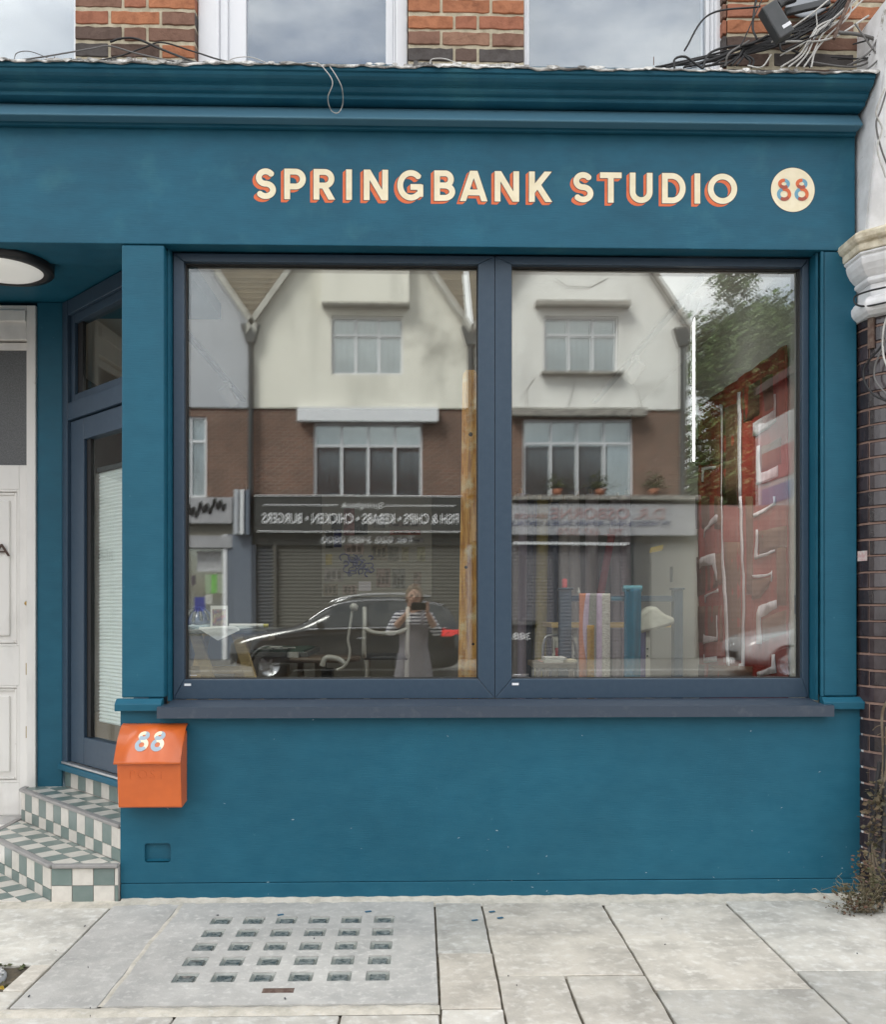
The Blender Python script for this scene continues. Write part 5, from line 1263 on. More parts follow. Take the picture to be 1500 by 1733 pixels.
def z7(l): return [(1160+u/5.775, 560+v/5.775) for u, v in l]
for pix in (z8([(110, 0), (345, 0), (352, 300), (115, 300)]), z8([(118, 560), (340, 520), (352, 800), (128, 920)]), z8([(128, 1010), (345, 1000), (360, 1330), (132, 1340)]), z8([(130, 1540), (640, 1560), (640, 1660), (130, 1660)]),
            z8([(380, 420), (520, 420), (530, 1500), (405, 1500)]), z8([(570, 0), (640, 0), (640, 900), (575, 900)]), z8([(690, 320), (930, 270), (930, 470), (700, 530)]), z8([(640, 760), (830, 740), (700, 930), (640, 950)]),
            z8([(720, 1130), (925, 1040), (925, 1260), (720, 1330)]), z8([(860, 480), (925, 460), (925, 1000), (865, 1000)]), z7([(580, 560), (860, 420), (880, 740), (590, 900)]), z7([(770, 1130), (960, 1040), (960, 1300), (770, 1370)]),
            z7([(110, 1060), (340, 1060), (350, 1290), (115, 1320)]), z7([(390, 760), (520, 700), (540, 1700), (395, 1700)])):
    qpatch(pix, BRN, 'brown_patch', .007)
for pix in (z8([(145,590),(160,560),(280,520),(300,775),(288,775),(270,630),(165,640),(150,665)]), z8([(200,910),(325,845),(328,880),(270,885),(215,925),(210,975),(203,975)]), z8([(296,1090),(312,1095),(318,1320),(250,1335),(175,1358),(175,1262),(200,1275),(295,1290)]),
            z8([(188,1448),(200,1452),(202,1480),(300,1465),(302,1515),(195,1527)]), z8([(350,0),(364,0),(372,380),(385,640),(398,950),(408,1540),(424,1570),(408,1588),(392,1540),(380,950),(358,560)]), z8([(524,0),(540,0),(550,600),(560,850),(550,1540),(556,1612),(518,1612),(516,1535),(530,1530),(542,850),(532,500)]),
            z8([(832,0),(850,0),(848,75),(655,198),(652,162),(832,58)]), z8([(678,305),(692,305),(687,540),(850,488),(854,507),(670,580),(665,550)]), z8([(640,722),(745,715),(810,700),(823,680),(824,780),(818,780),(816,716),(690,748),(655,745)]),
            z8([(690,1010),(725,990),(860,950),(862,1022),(712,1110),(714,1352),(676,1352),(678,1070)]), z8([(828,1450),(846,1445),(852,1620),(678,1652),(676,1612),(824,1560)]),
            z7([(690,905),(888,775),(885,620),(900,615),(915,885),(800,970),(740,1020),(688,1032)]), z7([(727,1125),(760,1118),(767,1387),(940,1315),(942,1420),(725,1506)]), z7([(525,600),(565,595),(575,820),(572,1733),(552,1733),(545,830)]), z7([(350,715),(372,725),(376,1733),(362,1733),(358,780)]),
            z7([(140,1118),(255,1118),(250,1135),(200,1145),(160,1180),(140,1185)]), z7([(272, 1125), (280, 1125), (280, 1205), (272, 1205)]), z7([(175,1335),(310,1320),(305,1345),(190,1362),(188,1475),(175,1475)]), z8([(180, 310), (230, 260), (290, 165), (306, 170), (298, 225), (240, 290), (190, 330), (185, 380), (178, 375)])):
    qpatch(pix, WCOT, 'white_patch', .0115)
# ------------------------------------------------------------------ across the street: terrace, seen in the glass
HY = -20.0
CREAMR = M('cream render', (.78, .76, .68), .9, (.56, .55, .49), 1.1, (1, 1, .22), .5, .72, bump=.2, bscale=14, col3=(.36, .35, .31), scale3=.8, lo3=.58, hi3=.8)
GREYR = M('blue grey render', (.44, .46, .5), .9, (.4, .42, .46), 1, bump=.2)
WHITER = M('white render', (.78, .775, .745), .9, (.62, .61, .59), 1, (1, 1, .3), .5, .75, bump=.2, bscale=14, col3=(.5, .49, .46), scale3=.9, lo3=.62, hi3=.85)
def brickmat(name, c1_, c2_, mo, bw=.225, bh=.075):
    m = M(name, c1_, .9); t = m.node_tree; b = t.nodes['Principled BSDF']; br = t.nodes.new('ShaderNodeTexBrick'); tcn = t.nodes.new('ShaderNodeTexCoord'); mpn = t.nodes.new('ShaderNodeMapping')
    mpn.inputs['Rotation'].default_value = (R(90), 0, 0)
    br.inputs['Color1'].default_value = (*c1_, 1); br.inputs['Color2'].default_value = (*c2_, 1); br.inputs['Mortar'].default_value = (*mo, 1)
    br.inputs['Scale'].default_value = 1; br.inputs['Brick Width'].default_value = bw; br.inputs['Row Height'].default_value = bh; br.inputs['Mortar Size'].default_value = .011
    t.links.new(tcn.outputs['Object'], mpn.inputs['Vector']); t.links.new(mpn.outputs[0], br.inputs['Vector'])
    nn = t.nodes.new('ShaderNodeTexNoise'); nn.inputs['Scale'].default_value = .9; nn.inputs['Detail'].default_value = 6; mxn = t.nodes.new('ShaderNodeMix'); mxn.data_type = 'RGBA'; mxn.blend_type = 'MULTIPLY'; mxn.inputs['Factor'].default_value = .6
    t.links.new(tcn.outputs['Object'], nn.inputs['Vector']); t.links.new(br.outputs['Color'], mxn.inputs['A']); t.links.new(nn.outputs['Fac'], mxn.inputs['B']); t.links.new(mxn.outputs['Result'], b.inputs['Base Color'])
    return m
BRK = brickmat('terrace brick', (.25, .115, .08), (.16, .075, .055), (.36, .3, .25)); BRKD = brickmat('dark red brick', (.2, .065, .045), (.15, .05, .035), (.13, .09, .075))
ROOFT = M('brown roof tile', (.16, .13, .09), .9, (.11, .09, .065), 3, bump=.4, bscale=10, vary=.15)
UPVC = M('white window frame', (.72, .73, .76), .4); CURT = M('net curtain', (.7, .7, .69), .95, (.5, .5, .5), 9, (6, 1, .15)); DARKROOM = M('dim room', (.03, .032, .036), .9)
WINGLASS = glass('terrace window glass', .22, (.8, .85, .88))
BOARD = M('weathered grey board', (.34, .32, .29), .9, (.16, .15, .14), 5, (1, 1, 3), bump=.3)
OLDVERGE = M('stained verge board', (.46, .45, .41), .8, (.3, .29, .26), 3)
def rz(py, Y=HY): return refl(CX, py, Y).z
def rx(px, Y=HY): return refl(px, CY, Y).x
def street_window(par, x0, x1, z0, z1, cols_, trans, Y=HY, curtains=True):
    """casement with mullions, transom, panes and curtains; x0 < x1"""
    fr = MB(); t = .06
    fr.box(x0, x1, Y-.14, Y-.05, z0, z0+t).box(x0, x1, Y-.14, Y-.05, z1-t, z1)
    for k in range(cols_+1):
        x = x0+(x1-x0-t)*k/cols_; fr.box(x, x+t, Y-.139, Y-.049, z0+t, z1-t)
    if trans: 
        for k in range(cols_):
            xa = x0+(x1-x0-t)*k/cols_+t; xb = x0+(x1-x0-t)*(k+1)/cols_; zt_ = z1-(z1-z0)*trans; fr.box(xa, xb, Y-.138, Y-.055, zt_-.03, zt_+.03)
    w_ = fr.build('window', UPVC, par)
    MB().box(x0+.02, x1-.02, Y-.115, Y-.108, z0+.02, z1-.02).build('pane', WINGLASS, w_)
    if curtains:
        n = cols_*16
        MB().surf(lambda u, v: (x0+.03+(x1-x0-.06)*u, Y-.145-.012*math.sin(u*cols_*25), z0+.03+(z1-z0-.1)*v), n, 1).build('curtain', CURT, w_, solid=.004)
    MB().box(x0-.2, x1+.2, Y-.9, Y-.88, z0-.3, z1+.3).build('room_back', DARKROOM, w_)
    return w_
def house(cx, label, rend, w1, w2, name='terraced_house', head='white', half=2.8):
    """w1, w2: window rectangles (px0,px1,py_top,py_bottom) in the mirror image"""
    h_ = thing(name, label, 'house', (cx, HY-2, 0), 'gabled terraced houses over shops')
    zE, zG, zM = rz(548), 12.6, rz(691)
    x0, x1 = cx-half, cx+half
    W1 = (rx(w1[0]), rx(w1[1]), rz(w1[3]), rz(w1[2])); W2 = (rx(w2[0]), rx(w2[1]), rz(w2[3]), rz(w2[2]))
    zS = rz(842)
    plate(rect(x0, zS, x1, zM), [rect(W2[0], W2[2], W2[1], W2[3])], .3, lambda x, y, d: (x, HY-d, y)).build('brick_wall', BRK, h_)
    plate([(x0, zM), (x1, zM), (x1, zE), (cx+.35, zG), (cx-.35, zG), (x0, zE)], [rect(W1[0], W1[2], W1[1], W1[3])], .3, lambda x, y, d: (x, HY+.06-d, y)).build('render_gable', rend, h_)
    street_window(h_, *W1, 3, .32, HY); street_window(h_, *W2, 4, .3, HY)
    # gable roof planes and main roof
    for s in (-1, 1):
        a = Vector((cx+s*(half+.12), HY+.28, zE-.25)); b = Vector((cx+s*.0, HY+.28, zG+.15))
        rf = MB().prism([a, b, b+Vector((0, 0, .14)), a+Vector((0, 0, .14))], (0, -6, 0)).build('gable_roof', ROOFT, h_)
        MB().prism([a+Vector((0, .01, -.12)), b+Vector((0, .01, -.12)), b+Vector((0, .01, .13)), a+Vector((0, .01, .13))], (0, .05, 0)).build('verge_board', OLDVERGE if head == 'white' else BOARD, rf)
    rf = MB()
    nr = 22
    for k in range(nr):
        f0, f1 = k/nr, (k+1)/nr
        y0, y1 = HY-.2-6*f0, HY-.2-6*f1; z0, z1 = zE-.1+5.2*f0, zE-.1+5.2*f1
        rf.prism([(x0-.01, y0, z0+.05), (x0-.01, y1, z1+.012), (x0-.01, y1, z1-.1), (x0-.01, y0, z0-.06)], (2*half+.02, 0, 0))
    rf.build('tiled_roof', ROOFT, h_)
    MB().box(x0, x1, HY-9, HY-8.8, 0, zE).build('rear_wall', BRK, h_)
    for xs_ in (x0, x1-.25): MB().box(xs_, xs_+.25, HY-8.8, HY-.31, zS, zE).build('party_wall', BRK, h_)
    return h_
def downpipe(px, label):
    x = rx(px, HY+.2); t = thing('rain_pipe', label, 'drainpipe', (x, HY+.2, 3.6), 'drainpipes between the houses')
    MB().tube([(x, HY+.2, rz(838)), (x, HY+.2, rz(585))], .07, 10).build('pipe', DARKGREY, t)
    MB().prism([(x-.1, HY+.1, rz(586)), (x+.1, HY+.1, rz(586)), (x+.24, HY+.1, rz(556)), (x-.24, HY+.1, rz(556))], (0, .22, 0)).build('hopper', DARKGREY, t)
hA = house(rx(612), 'cream gabled house over the grey takeaway shop, reflected in the left pane', CREAMR, (562, 683, 536, 634), (532, 716, 716, 842))
hC = house(rx(985), 'white gabled house over the repairs shop, reflected in the right pane', WHITER, (922, 1046, 534, 629), (886, 1072, 708, 842), head='old')
hB = house(rx(248), 'blue grey gabled house at the left edge of the reflection', GREYR, (200, 300, 536, 634), (244, 350, 706, 842))
hD = house(rx(-116), 'cream gabled house beyond the blue grey one', CREAMR, (-180, -60, 536, 634), (-210, -20, 716, 842))
# head boards, sills, bay box on the cream gable
MB().box(rx(507), rx(743), HY+.07, HY+.30, rz(716), rz(693)).build('white_lintel_board', UPVC, hA)
MB().box(rx(548), rx(694), HY+.07, HY+.45, rz(520), rz(420)).build('gable_box', CREAMR, hA)
MB().box(rx(548), rx(694), HY+.07, HY+.46, rz(524), rz(520.5)).build('gable_box_ledge', BOARD, hA)
MB().box(rx(906), rx(1064), HY+.07, HY+.4, rz(521), rz(513)).build('window_hood', BOARD, hC)
MB().box(rx(916), rx(1054), HY+.07, HY+.32, rz(634), rz(629.5)).build('window_ledge', BOARD, hC)
MB().box(rx(862), rx(1092), HY+.07, HY+.35, rz(705), rz(692)).build('old_lintel_board', BOARD, hC)
MB().box(rx(868), rx(1180), HY+.01, HY+.35, rz(846), rz(839)).build('planter_ledge', BOARD, hC)
gcr = M('crack', (.33, .32, .3), 1)
for pts in (((975, 642), (968, 668), (962, 690)), ((1062, 635), (1080, 660), (1087, 690)), ((905, 640), (892, 660), (894, 690)), ((940, 470), (960, 484), (1000, 486), (1030, 470))):
    MB().tube([refl(x, y, HY+.063) for x, y in pts], .012, 4).build('wall_crack', gcr, hC)
for px_, lab in ((425, 'drainpipe between the blue grey and cream houses'), (797, 'drainpipe between the cream and white houses'), (1157, 'drainpipe at the right end of the white house')): downpipe(px_, lab)
pw = random.Random(4)
for x, lab in ((945, 'red flowering plant pot under the white house window'), (1018, 'small green plant pot under the white house window'), (1108, 'wide bushy planter right of the white house window')):
    c = refl(x, 838, HY+.2); t = thing('window_plant', lab, 'plant', c)
    MB().lathe([(0, c.z), (.1, c.z), (.14, c.z+.16), (.12, c.z+.16)], (c.x, c.y, 0), 14).build('pot', M('terracotta', (.3, .12, .07), .9), t)
    o = leaves(MB(), [(c.x+pw.gauss(0, .16), c.y+pw.gauss(0, .08), c.z+.2+abs(pw.gauss(0, .16))) for _ in range(120)], .09, pw).build('foliage', LEAFG, t); o['kind'] = 'stuff'
# shop fronts at street level
def tx(px, Y): return refl(px, CY, Y).x
def sign(name, label, px0, px1, py0, py1, mat, Y=HY+.25, depth=.2):
    a, b = refl(px0, py0, Y), refl(px1, py1, Y)
    t = thing(name, label, 'shop sign', ((a.x+b.x)/2, Y, b.z))
    MB().box(a.x, b.x, Y-depth, Y, b.z, a.z).build('board', mat, t, bevel=.01); return t
def street_text(par, s, px_right, px_left, py_base, py_cap, mat, Y=HY+.252, bold=0, width=True):
    """reads left to right for somebody looking across the street, so mirrored in the glass"""
    xr = refl(px_right, CY, Y).x; xl = refl(px_left, CY, Y).x; zb = refl(CX, py_base, Y).z; zt_ = refl(CX, py_cap, Y).z
    return text_mb(s, lambda x, y, d: (xr-x, Y+d, zb+y), zt_-zb, xr-xl, .015, bold).build('lettering', mat, par)
SIGNG = M('dark grey sign board', (.032, .033, .032), .5); SIGNW = M('dirty white sign board', (.36, .36, .38), .6, (.29, .29, .31), 2, bump=.1); LETW = M('white letters', (.72, .72, .74), .5); LETR = M('faded red letters', (.34, .22, .22), .6); LETB = M('faded blue letters', (.14, .15, .22), .6)
sA = sign('takeaway_sign', 'dark grey takeaway sign with white mirror lettering', 432, 783, 838, 899, SIGNG)
MB().box(tx(436, HY+.26), tx(780, HY+.26), HY+.251, HY+.27, rz(899.5, HY+.26), rz(898, HY+.26)).build('white_line', LETW, sA)
MB().box(tx(432, HY+.26), tx(783, HY+.26), HY+.251, HY+.275, rz(839.5, HY+.26), rz(838, HY+.26)).build('white_line', LETW, sA)
for a, b in ((447, 572), (652, 772)): MB().box(tx(a, HY+.26), tx(b, HY+.26), HY+.251, HY+.262, rz(855.4, HY+.26), rz(854, HY+.26)).build('white_line', LETW, sA)
street_text(sA, 'Springbank', 650, 578, 859, 849, LETW); street_text(sA, 'FISH & CHIPS • KEBABS • CHICKEN • BURGERS', 777, 445, 885, 868, LETW, bold=.012)
sAT = sign('phone_sign', 'pale phone number lettering on glass under the takeaway sign', 540, 706, 902, 922, M('dark transom', (.06, .06, .058), .4), HY+.1, .05)
street_text(sAT, 'Tel: 020 3489 0800', 702, 545, 918, 906, LETW, HY+.101, .01)
sC = sign('repairs_sign', 'dirty white repairs shop sign with faded red and blue lettering', 866, 1180, 852, 905, SIGNW)
street_text(sC, 'D.R. OSBORNE', 1126, 934, 877, 858, LETR); street_text(sC, 'SERVICES', 928, 872, 876, 868, LETR); street_text(sC, 'TV VIDEO & HI-FI - REPAIRS SALES & RENTALS', 1136, 866, 888, 880, LETB, bold=.01); street_text(sC, 'TEL. 697 2070', 1056, 946, 904, 893, LETR)
sB = sign('script_sign', 'white shop sign with black script at the far left of the reflection', 120, 394, 840, 885, SIGNW)
sc = MB()
for k, (x, y) in enumerate(((320, 862), (330, 866), (342, 858), (353, 860), (366, 852), (376, 855))):
    sc.tube(spline([refl(x-6, y+6, HY+.26), refl(x-2, y-9, HY+.26), refl(x+2, y+8, HY+.26), refl(x+6, y-4, HY+.26)], 6), .03, 6)
sc.build('script_strokes', BLACK, sB)
sB2 = sign('white_blank_board', 'blank white board under the script sign', 120, 394, 906, 927, SIGNW, HY+.15)
SHUT = M('cream roller shutter', (.075, .072, .062), .6); SHUTL = M('lilac grey roller shutter', (.13, .124, .135), .6); SHUTD = M('dark navy slatted door', (.025, .03, .042), .5); PILG = M('blue grey shop pilaster', (.12, .145, .19), .6)
def shutter(par, px0, px1, py0, mat, Y=HY-.05, pitch=.09, name='roller_shutter'):
    x0, x1, zt_ = tx(px0, Y), tx(px1, Y), rz(py0, Y); n = int(zt_/pitch)*2
    o = MB().surf(lambda u, v: (x0+(x1-x0)*u, Y+.007*(1 if int(round(v*n)) % 2 else -1), zt_*v), 1, n, smooth=False).build(name, mat, par, fix=False, solid=.01)
    return o
def front(name, label, px0, px1, py_top, shut, wallm):
    t = thing(name, label, 'shop front', (tx((px0+px1)/2, HY), HY, 0), 'shop fronts across the street')
    MB().box(tx(px0, HY), tx(px1, HY), HY-.6, HY-.5, 0, rz(842)+.02).build('back_wall', DARKROOM, t)
    MB().box(tx(px0, HY), tx(px1, HY), HY-.49, HY+.04, rz(py_top), rz(842)).build('header', wallm, t)
    for a, b, m_, nm in shut: shutter(t, a, b, py_top+1, m_, name=nm)
    return t
fA = front('takeaway_shop', 'takeaway front with cream roller shutter and dark side door', 430, 800, 922, [(470, 790, SHUT, 'roller_shutter'), (434, 462, SHUTD, 'slatted_door')], SIGNG)
for a, b in ((463, 469), (791, 799), (426, 433)): MB().box(tx(a, HY), tx(b, HY), HY-.3, HY+.08, 0, rz(922)).build('pilaster', PILG if a != 463 else SHUT, fA)
fC = front('repairs_shop', 'repairs shop front with pale roller shutters', 800, 1180, 916, [(866, 880, SHUTL, 'roller_shutter'), (884, 938, SHUTL, 'roller_shutter'), (942, 1000, SHUTL, 'roller_shutter'), (1008, 1062, SHUTL, 'roller_shutter')], M('dark shop header', (.1, .095, .085), .6))
for a, b in ((880, 884), (938, 942), (1000, 1008), (1062, 1070)): MB().box(tx(a, HY), tx(b, HY), HY-.3, HY+.06, 0, rz(916)).build('mullion', DARKGREY, fC)
MB().box(tx(868, HY), tx(1064, HY), HY+.05, HY+.14, rz(921), rz(917)).build('white_trim', UPVC, fC)
MB().box(tx(1070, HY), tx(1102, HY), HY-.4, HY+.02, 0, rz(907)).build('side_panel', M('charcoal panel', (.07, .072, .075), .6), fC)
MB().box(tx(1103, HY), tx(1180, HY), HY-.3, HY-.0, 0, rz(907)).build('rendered_pier', M('pale grey pier', (.24, .237, .227), .8), fC)
fB = front('poster_shop', 'shop window with posters at the far left of the reflection', 120, 425, 928, [], M('olive header', (.2, .19, .16), .7))
MB().box(tx(120, HY), tx(378, HY), HY-.2, HY-.19, .6, rz(928)).build('shop_glass', WINGLASS, fB)
MB().box(tx(120, HY), tx(378, HY), HY-.3, HY+.02, 0, .6).build('stall_board', PILG, fB)
for q in ((334, 932, 376, 967, (.6, .6, .62)), (348, 972, 358, 1004, (.35, .45, .3)), (358, 972, 368, 1004, (.2, .5, .12)), (368, 972, 378, 1004, (.35, .4, .3)), (348, 1006, 360, 1022, (.55, .55, .52)), (324, 974, 332, 990, (.1, .08, .1)), (330, 1010, 348, 1034, (.05, .06, .3))):
    a, b = refl(q[0], q[1], HY-.18), refl(q[2], q[3], HY-.18)
    MB().box(a.x, b.x, HY-.185, HY-.175, b.z, a.z).build('poster', PAPER, fB, color=q[4])
for a, b, m_ in ((379, 386, UPVC), (387, 395, PILG), (396, 428, PILG)): MB().box(tx(a, HY), tx(b, HY), HY-.3, HY+.1+(.05 if a == 396 else 0), 0, rz(905)).build('pilaster', m_, fB)
for k in range(3): MB().box(tx(396+k*9, HY+.5), tx(403+k*9, HY+.5), HY-.2, HY+.45-.05*k, rz(906), rz(832)).build('console', (GREYR, UPVC, PILG)[k], fB)
# ------------------------------------------------------------------ right: corner building, wall and the big tree
cb_ = thing('corner_building', 'dark red brick corner building with slanting roof line at the right of the reflection', 'building', (18, -28.3, 0))
yN, yF = -26.3, -30.4
MB().box(12.9, 24, yF, yN, 0, 9.3).build('brick_wall', BRKD, cb_)
MB().box(12.7, 24.2, yF-.1, yN+.1, 9.301, 9.6).build('parapet', M('dark coping', (.06, .045, .04), .9), cb_)
sg = thing('wall_billboard', 'white framed billboard with red and blue bands on the corner building', 'billboard', (12.8, -28, 4))
MB().box(12.75, 12.89, -30.2, yN-.2, 4.6, 8.1).build('panel', M('billboard white', (.45, .44, .44), .6), sg)
MB().box(12.735, 12.749, -30.0, yN-.3, 5.9, 7.0).build('red_band', M('billboard red', (.42, .2, .2), .6), sg); MB().box(12.735, 12.749, -30.0, yN-.3, 5.1, 5.7).build('blue_band', M('billboard blue', (.24, .27, .4), .6), sg)
for a, b in ((-30.35, -30.2), (yN-.2, yN-.05)): MB().box(12.72, 12.9, a, b, 4.5, 8.2).build('frame', UPVC, sg)
gw = MB().box(7.3, 12.6, -21.4, -21.1, 0, rz(845)).build('garden_wall', brickmat('pale pink brick', (.42, .32, .29), (.38, .28, .26), (.25, .2, .18), .45, .15), label='pale block wall between the white house and the corner building', cat='wall')
tr_ = thing('big_tree', 'large leafy tree rising behind the houses in the right pane reflection', 'tree', (15.5, -41, 0))
BARK = M('grey brown bark', (.1, .08, .06), .9, (.06, .05, .04), 6, (1, 1, .2), bump=.5)
tx0, ty0 = 15.6, -40.0
MB().tube([(tx0, ty0, 0), (tx0+.2, ty0, 3), (tx0, ty0, 6.5), (tx0+.4, ty0, 11), (tx0+.2, ty0, 15)], .4, 10, rs=[.55, .42, .34, .22, .08]).build('trunk', BARK, tr_)
tw_ = random.Random(21); limb = MB(); blobs = []
for k in range(30):
    z0 = tw_.uniform(3.5, 13); an = tw_.uniform(0, 6.28); l = tw_.uniform(1.6, 3.6)*(1-.42*(z0-5)/9); e = Vector((tx0+l*math.cos(an), ty0+l*math.sin(an)*.8, z0+tw_.uniform(.8, 3.0)))
    limb.tube([(tx0+.1, ty0, z0), ((tx0+e.x)/2, (ty0+e.y)/2, z0+.5), e], .1, 6, rs=[.14, .09, .03]); blobs.append((e, tw_.uniform(1.1, 1.9)))
    blobs.append(((e+Vector((tx0, ty0, z0+1)))/2, tw_.uniform(.9, 1.6)))
blobs += [(Vector((tx0+tw_.uniform(-2.6, 3.2), ty0+tw_.uniform(-1, 1), tw_.uniform(2.5, 9.5))), tw_.uniform(1.1, 1.7)) for _ in range(18)]
limb.build('limbs', BARK, tr_)
blobs += [(Vector((tx0+tw_.gauss(.2, 1.2), ty0+tw_.gauss(0, 1.3), tw_.uniform(13, 17.2))), tw_.uniform(.9, 1.5)) for _ in range(9)]
pts = []
for c, r_ in blobs:
    for _ in range(int(560*r_)):
        v = Vector((tw_.gauss(0, 1), tw_.gauss(0, 1), tw_.gauss(0, .8))); v = v.normalized()*r_*(tw_.random()**.4)*(1+.25*math.sin(v.x*5)); pts.append(c+v)
lfm = [M('tree leaf %d' % k, c, .55, tuple(v*1.25 for v in c), 2, random_val=0) for k, c in enumerate(((.06, .10, .026), (.08, .13, .034), (.04, .07, .02)))]
for k in range(3): leaves(MB(), pts[k::3], .24, tw_).build('crown', lfm[k], tr_)['kind'] = 'stuff'

# ------------------------------------------------------------------ cars, bin, photographer
CHROME = M('chrome trim', (.7, .7, .72), .22, metal=1); TYRE = M('tyre', (.015, .015, .016), .8); ALLOY = M('alloy wheel', (.45, .46, .48), .3, metal=1); CARGL = M('tinted car glass', (.012, .015, .018), .04, spec=.8, coat=.5); REDL = M('red lamp lens', (.7, .02, .02), .15, coat=.6, emit=(1, .05, .04), estr=.35)
def car(name, label, x_front, y_near, paint, roofz=1.71):
    """nose towards -X, near side towards the shop (+Y)"""
    L_, hw = 4.66, .92; yc = y_near-hw
    c = thing(name, label, 'car', (x_front+L_/2, yc, -.125)); g = -.125
    stn = [(0, .45, .66, .74, .74, .6), (.12, .3, .8, .9, .84, .7), (.75, .24, .95, 1.03, .91, .78), (1.3, .22, 1.02, 1.11, .92, .82), (1.52, .22, 1.04, 1.2, .92, .79), (2.0, .22, 1.06, 1.54, .92, .72), (2.45, .22, 1.07, roofz-.03, .92, .69), (3.2, .22, 1.08, roofz, .92, .68), (3.9, .22, 1.08, roofz-.03, .92, .67), (4.38, .24, 1.08, roofz-.13, .9, .65), (4.58, .3, 1.06, 1.22, .87, .72), (4.66, .45, .9, 1.0, .82, .68)]
    mb = MB(); vs = []; n = 12
    for x, zb, zs, zt_, hb, ht in stn:
        X = x_front+x
        half = [(0, zb), (hb*.86, zb+.01), (hb*.985, zb+.16), (hb, (zb+zs)/2), (hb*.97, zs), (ht, zt_-.035), (ht*.55, zt_)]
        ring = [(X, yc+y, z+g) for y, z in half] + [(X, yc-y, z+g) for y, z in half[::-1] if y > 0]
        n = len(ring); vs += ring
    fs = [(j*n+i, j*n+(i+1) % n, (j+1)*n+(i+1) % n, (j+1)*n+i) for j in range(len(stn)-1) for i in range(n)]
    fs += [tuple(range(n))[::-1], tuple(range(len(vs)-n, len(vs)))]
    mb.add(vs, fs, 0, True).build('body', paint, c, sub=2)
    def S_(x): # interpolated station
        for a, b in zip(stn, stn[1:]):
            if a[0] <= x <= b[0]:
                t = (x-a[0])/(b[0]-a[0]); return [a[i]+(b[i]-a[i])*t for i in range(6)]
    def side(x, f, s=1, o=.012):
        _, zb, zs, zt_, hb, ht = S_(x); y = hb*.97+(ht-hb*.97)*f; z = zs+(zt_-.035-zs)*f
        return Vector((x_front+x, yc+s*(y+o), z+g))
    for s in (1, -1):
        for xs_ in ((1.95, 2.2, 2.78), (2.84, 3.2, 3.66), (3.72, 4.0, 4.32)):
            lo_ = [side(x, .06, s) for x in xs_]; hi_ = [side(x, .86, s) for x in (xs_[0]+(.12 if xs_[0] < 2 else 0), xs_[1], xs_[2]-(.14 if xs_[2] > 4 else 0))]
            m_ = MB(); m_.add(lo_+hi_, [(0, 1, 4, 3), (1, 2, 5, 4)]); w_ = m_.build('side_window', CARGL, c, solid=.01)
        MB().tube(spline([side(x, .0, s, .016) for x in (1.6, 2.2, 3.0, 3.8, 4.35)], 6), .016, 6).build('belt_trim', CHROME, c)
        MB().tube(spline([side(x, .93, s, .02) for x in (1.66, 2.0, 2.4, 3.0, 3.7, 4.3)], 6), .014, 6).build('window_trim', CHROME, c)
        MB().tube(spline([Vector((x_front+x, yc+s*.6, S_(x)[3]+.045+g)) for x in (2.05, 2.3, 2.7, 3.3, 3.8, 4.05)], 6), .02, 6).build('roof_rail', CHROME, c)
        MB().tube(spline([Vector((x_front+x, yc+s*(S_(x)[4]*1.0+.006), S_(x)[2]-.10+g)) for x in (1.0, 2, 3, 4, 4.4)], 6), .011, 6).build('body_crease', paint, c)
        for x in (.86, 3.72):
            w_ = MB().lathe([(.2, -.11), (.33, -.11), (.345, -.08), (.345, .08), (.33, .11), (.2, .11)], (x_front+x, yc+s*(hw-.13), .345+g), 32, axis='y').build('wheel', TYRE, c)
            MB().lathe([(0, .05), (.06, .06), (.2, .085), (.215, .1), (.2, .02)] if s > 0 else [(0, -.05), (.06, -.06), (.2, -.085), (.215, -.1), (.2, -.02)], (x_front+x, yc+s*(hw-.13), .345+g), 24, axis='y').build('rim', ALLOY, w_)
            for k in range(5):
                an = R(72*k); MB().obox((x_front+x, yc+s*(hw-.04), .345+g), (math.cos(an), 0, math.sin(an)), (-math.sin(an), 0, math.cos(an)), (0, 1, 0), .04, .2, -.022, .022, -.01, .012).build('spoke', ALLOY, w_)
            MB().lathe([(.36, -.02), (.40, -.02), (.40, .02), (.36, .02)], (x_front+x, yc+s*(hw-.02), .345+g), 32, axis='y', a0=0, a1=math.pi).build('wheel_arch', BLACK, c)
        m_ = MB().obox(side(1.86, .22, s, .1), (.9, .1*s, 0), (-.1*s, .9, 0), (0, 0, 1), -.07, .07, -.1, .1, -.06, .08).build('door_mirror', paint, c, bevel=.03)
        MB().obox(Vector((x_front+4.44, yc+s*.80, .97+g)), (.92, -.38*s, 0), (.38*s, .92, 0), (0, 0, 1), -.20, .16, -.03, .075, -.06, .07).build('tail_light', REDL, c, bevel=.02)
        MB().obox(Vector((x_front+.24, yc+s*.66, .70+g)), (.75, .6*s, 0), (-.6*s, .75, 0), (0, 0, 1), -.12, .2, -.05, .06, -.06, .07).build('headlight', M('headlight', (.6, .55, .45), .1, coat=1), c, bevel=.02)
        for x in (2.81, 1.9): MB().tube([Vector((x_front+x, yc+s*(S_(x)[4]+.002), z+g)) for z in (.35, .6, .92)], .006, 4).build('door_gap', BLACK, c)
        for x in (2.6, 3.5): MB().box(x_front+x, x_front+x+.18, yc+s*(S_(x)[4]+.005), yc+s*(S_(x)[4]+.03), .86+g, .89+g).build('door_handle', CHROME, c, bevel=.005)
    ws = [Vector((x_front+1.50, yc+y*.74, 1.08+g+.012)) for y in (-1, 1)]+[Vector((x_front+2.2, yc+y*.6, 1.47+g+.014)) for y in (1, -1)]
    MB().add(ws, [(0, 1, 2, 3)]).build('windscreen', CARGL, c, solid=.01)
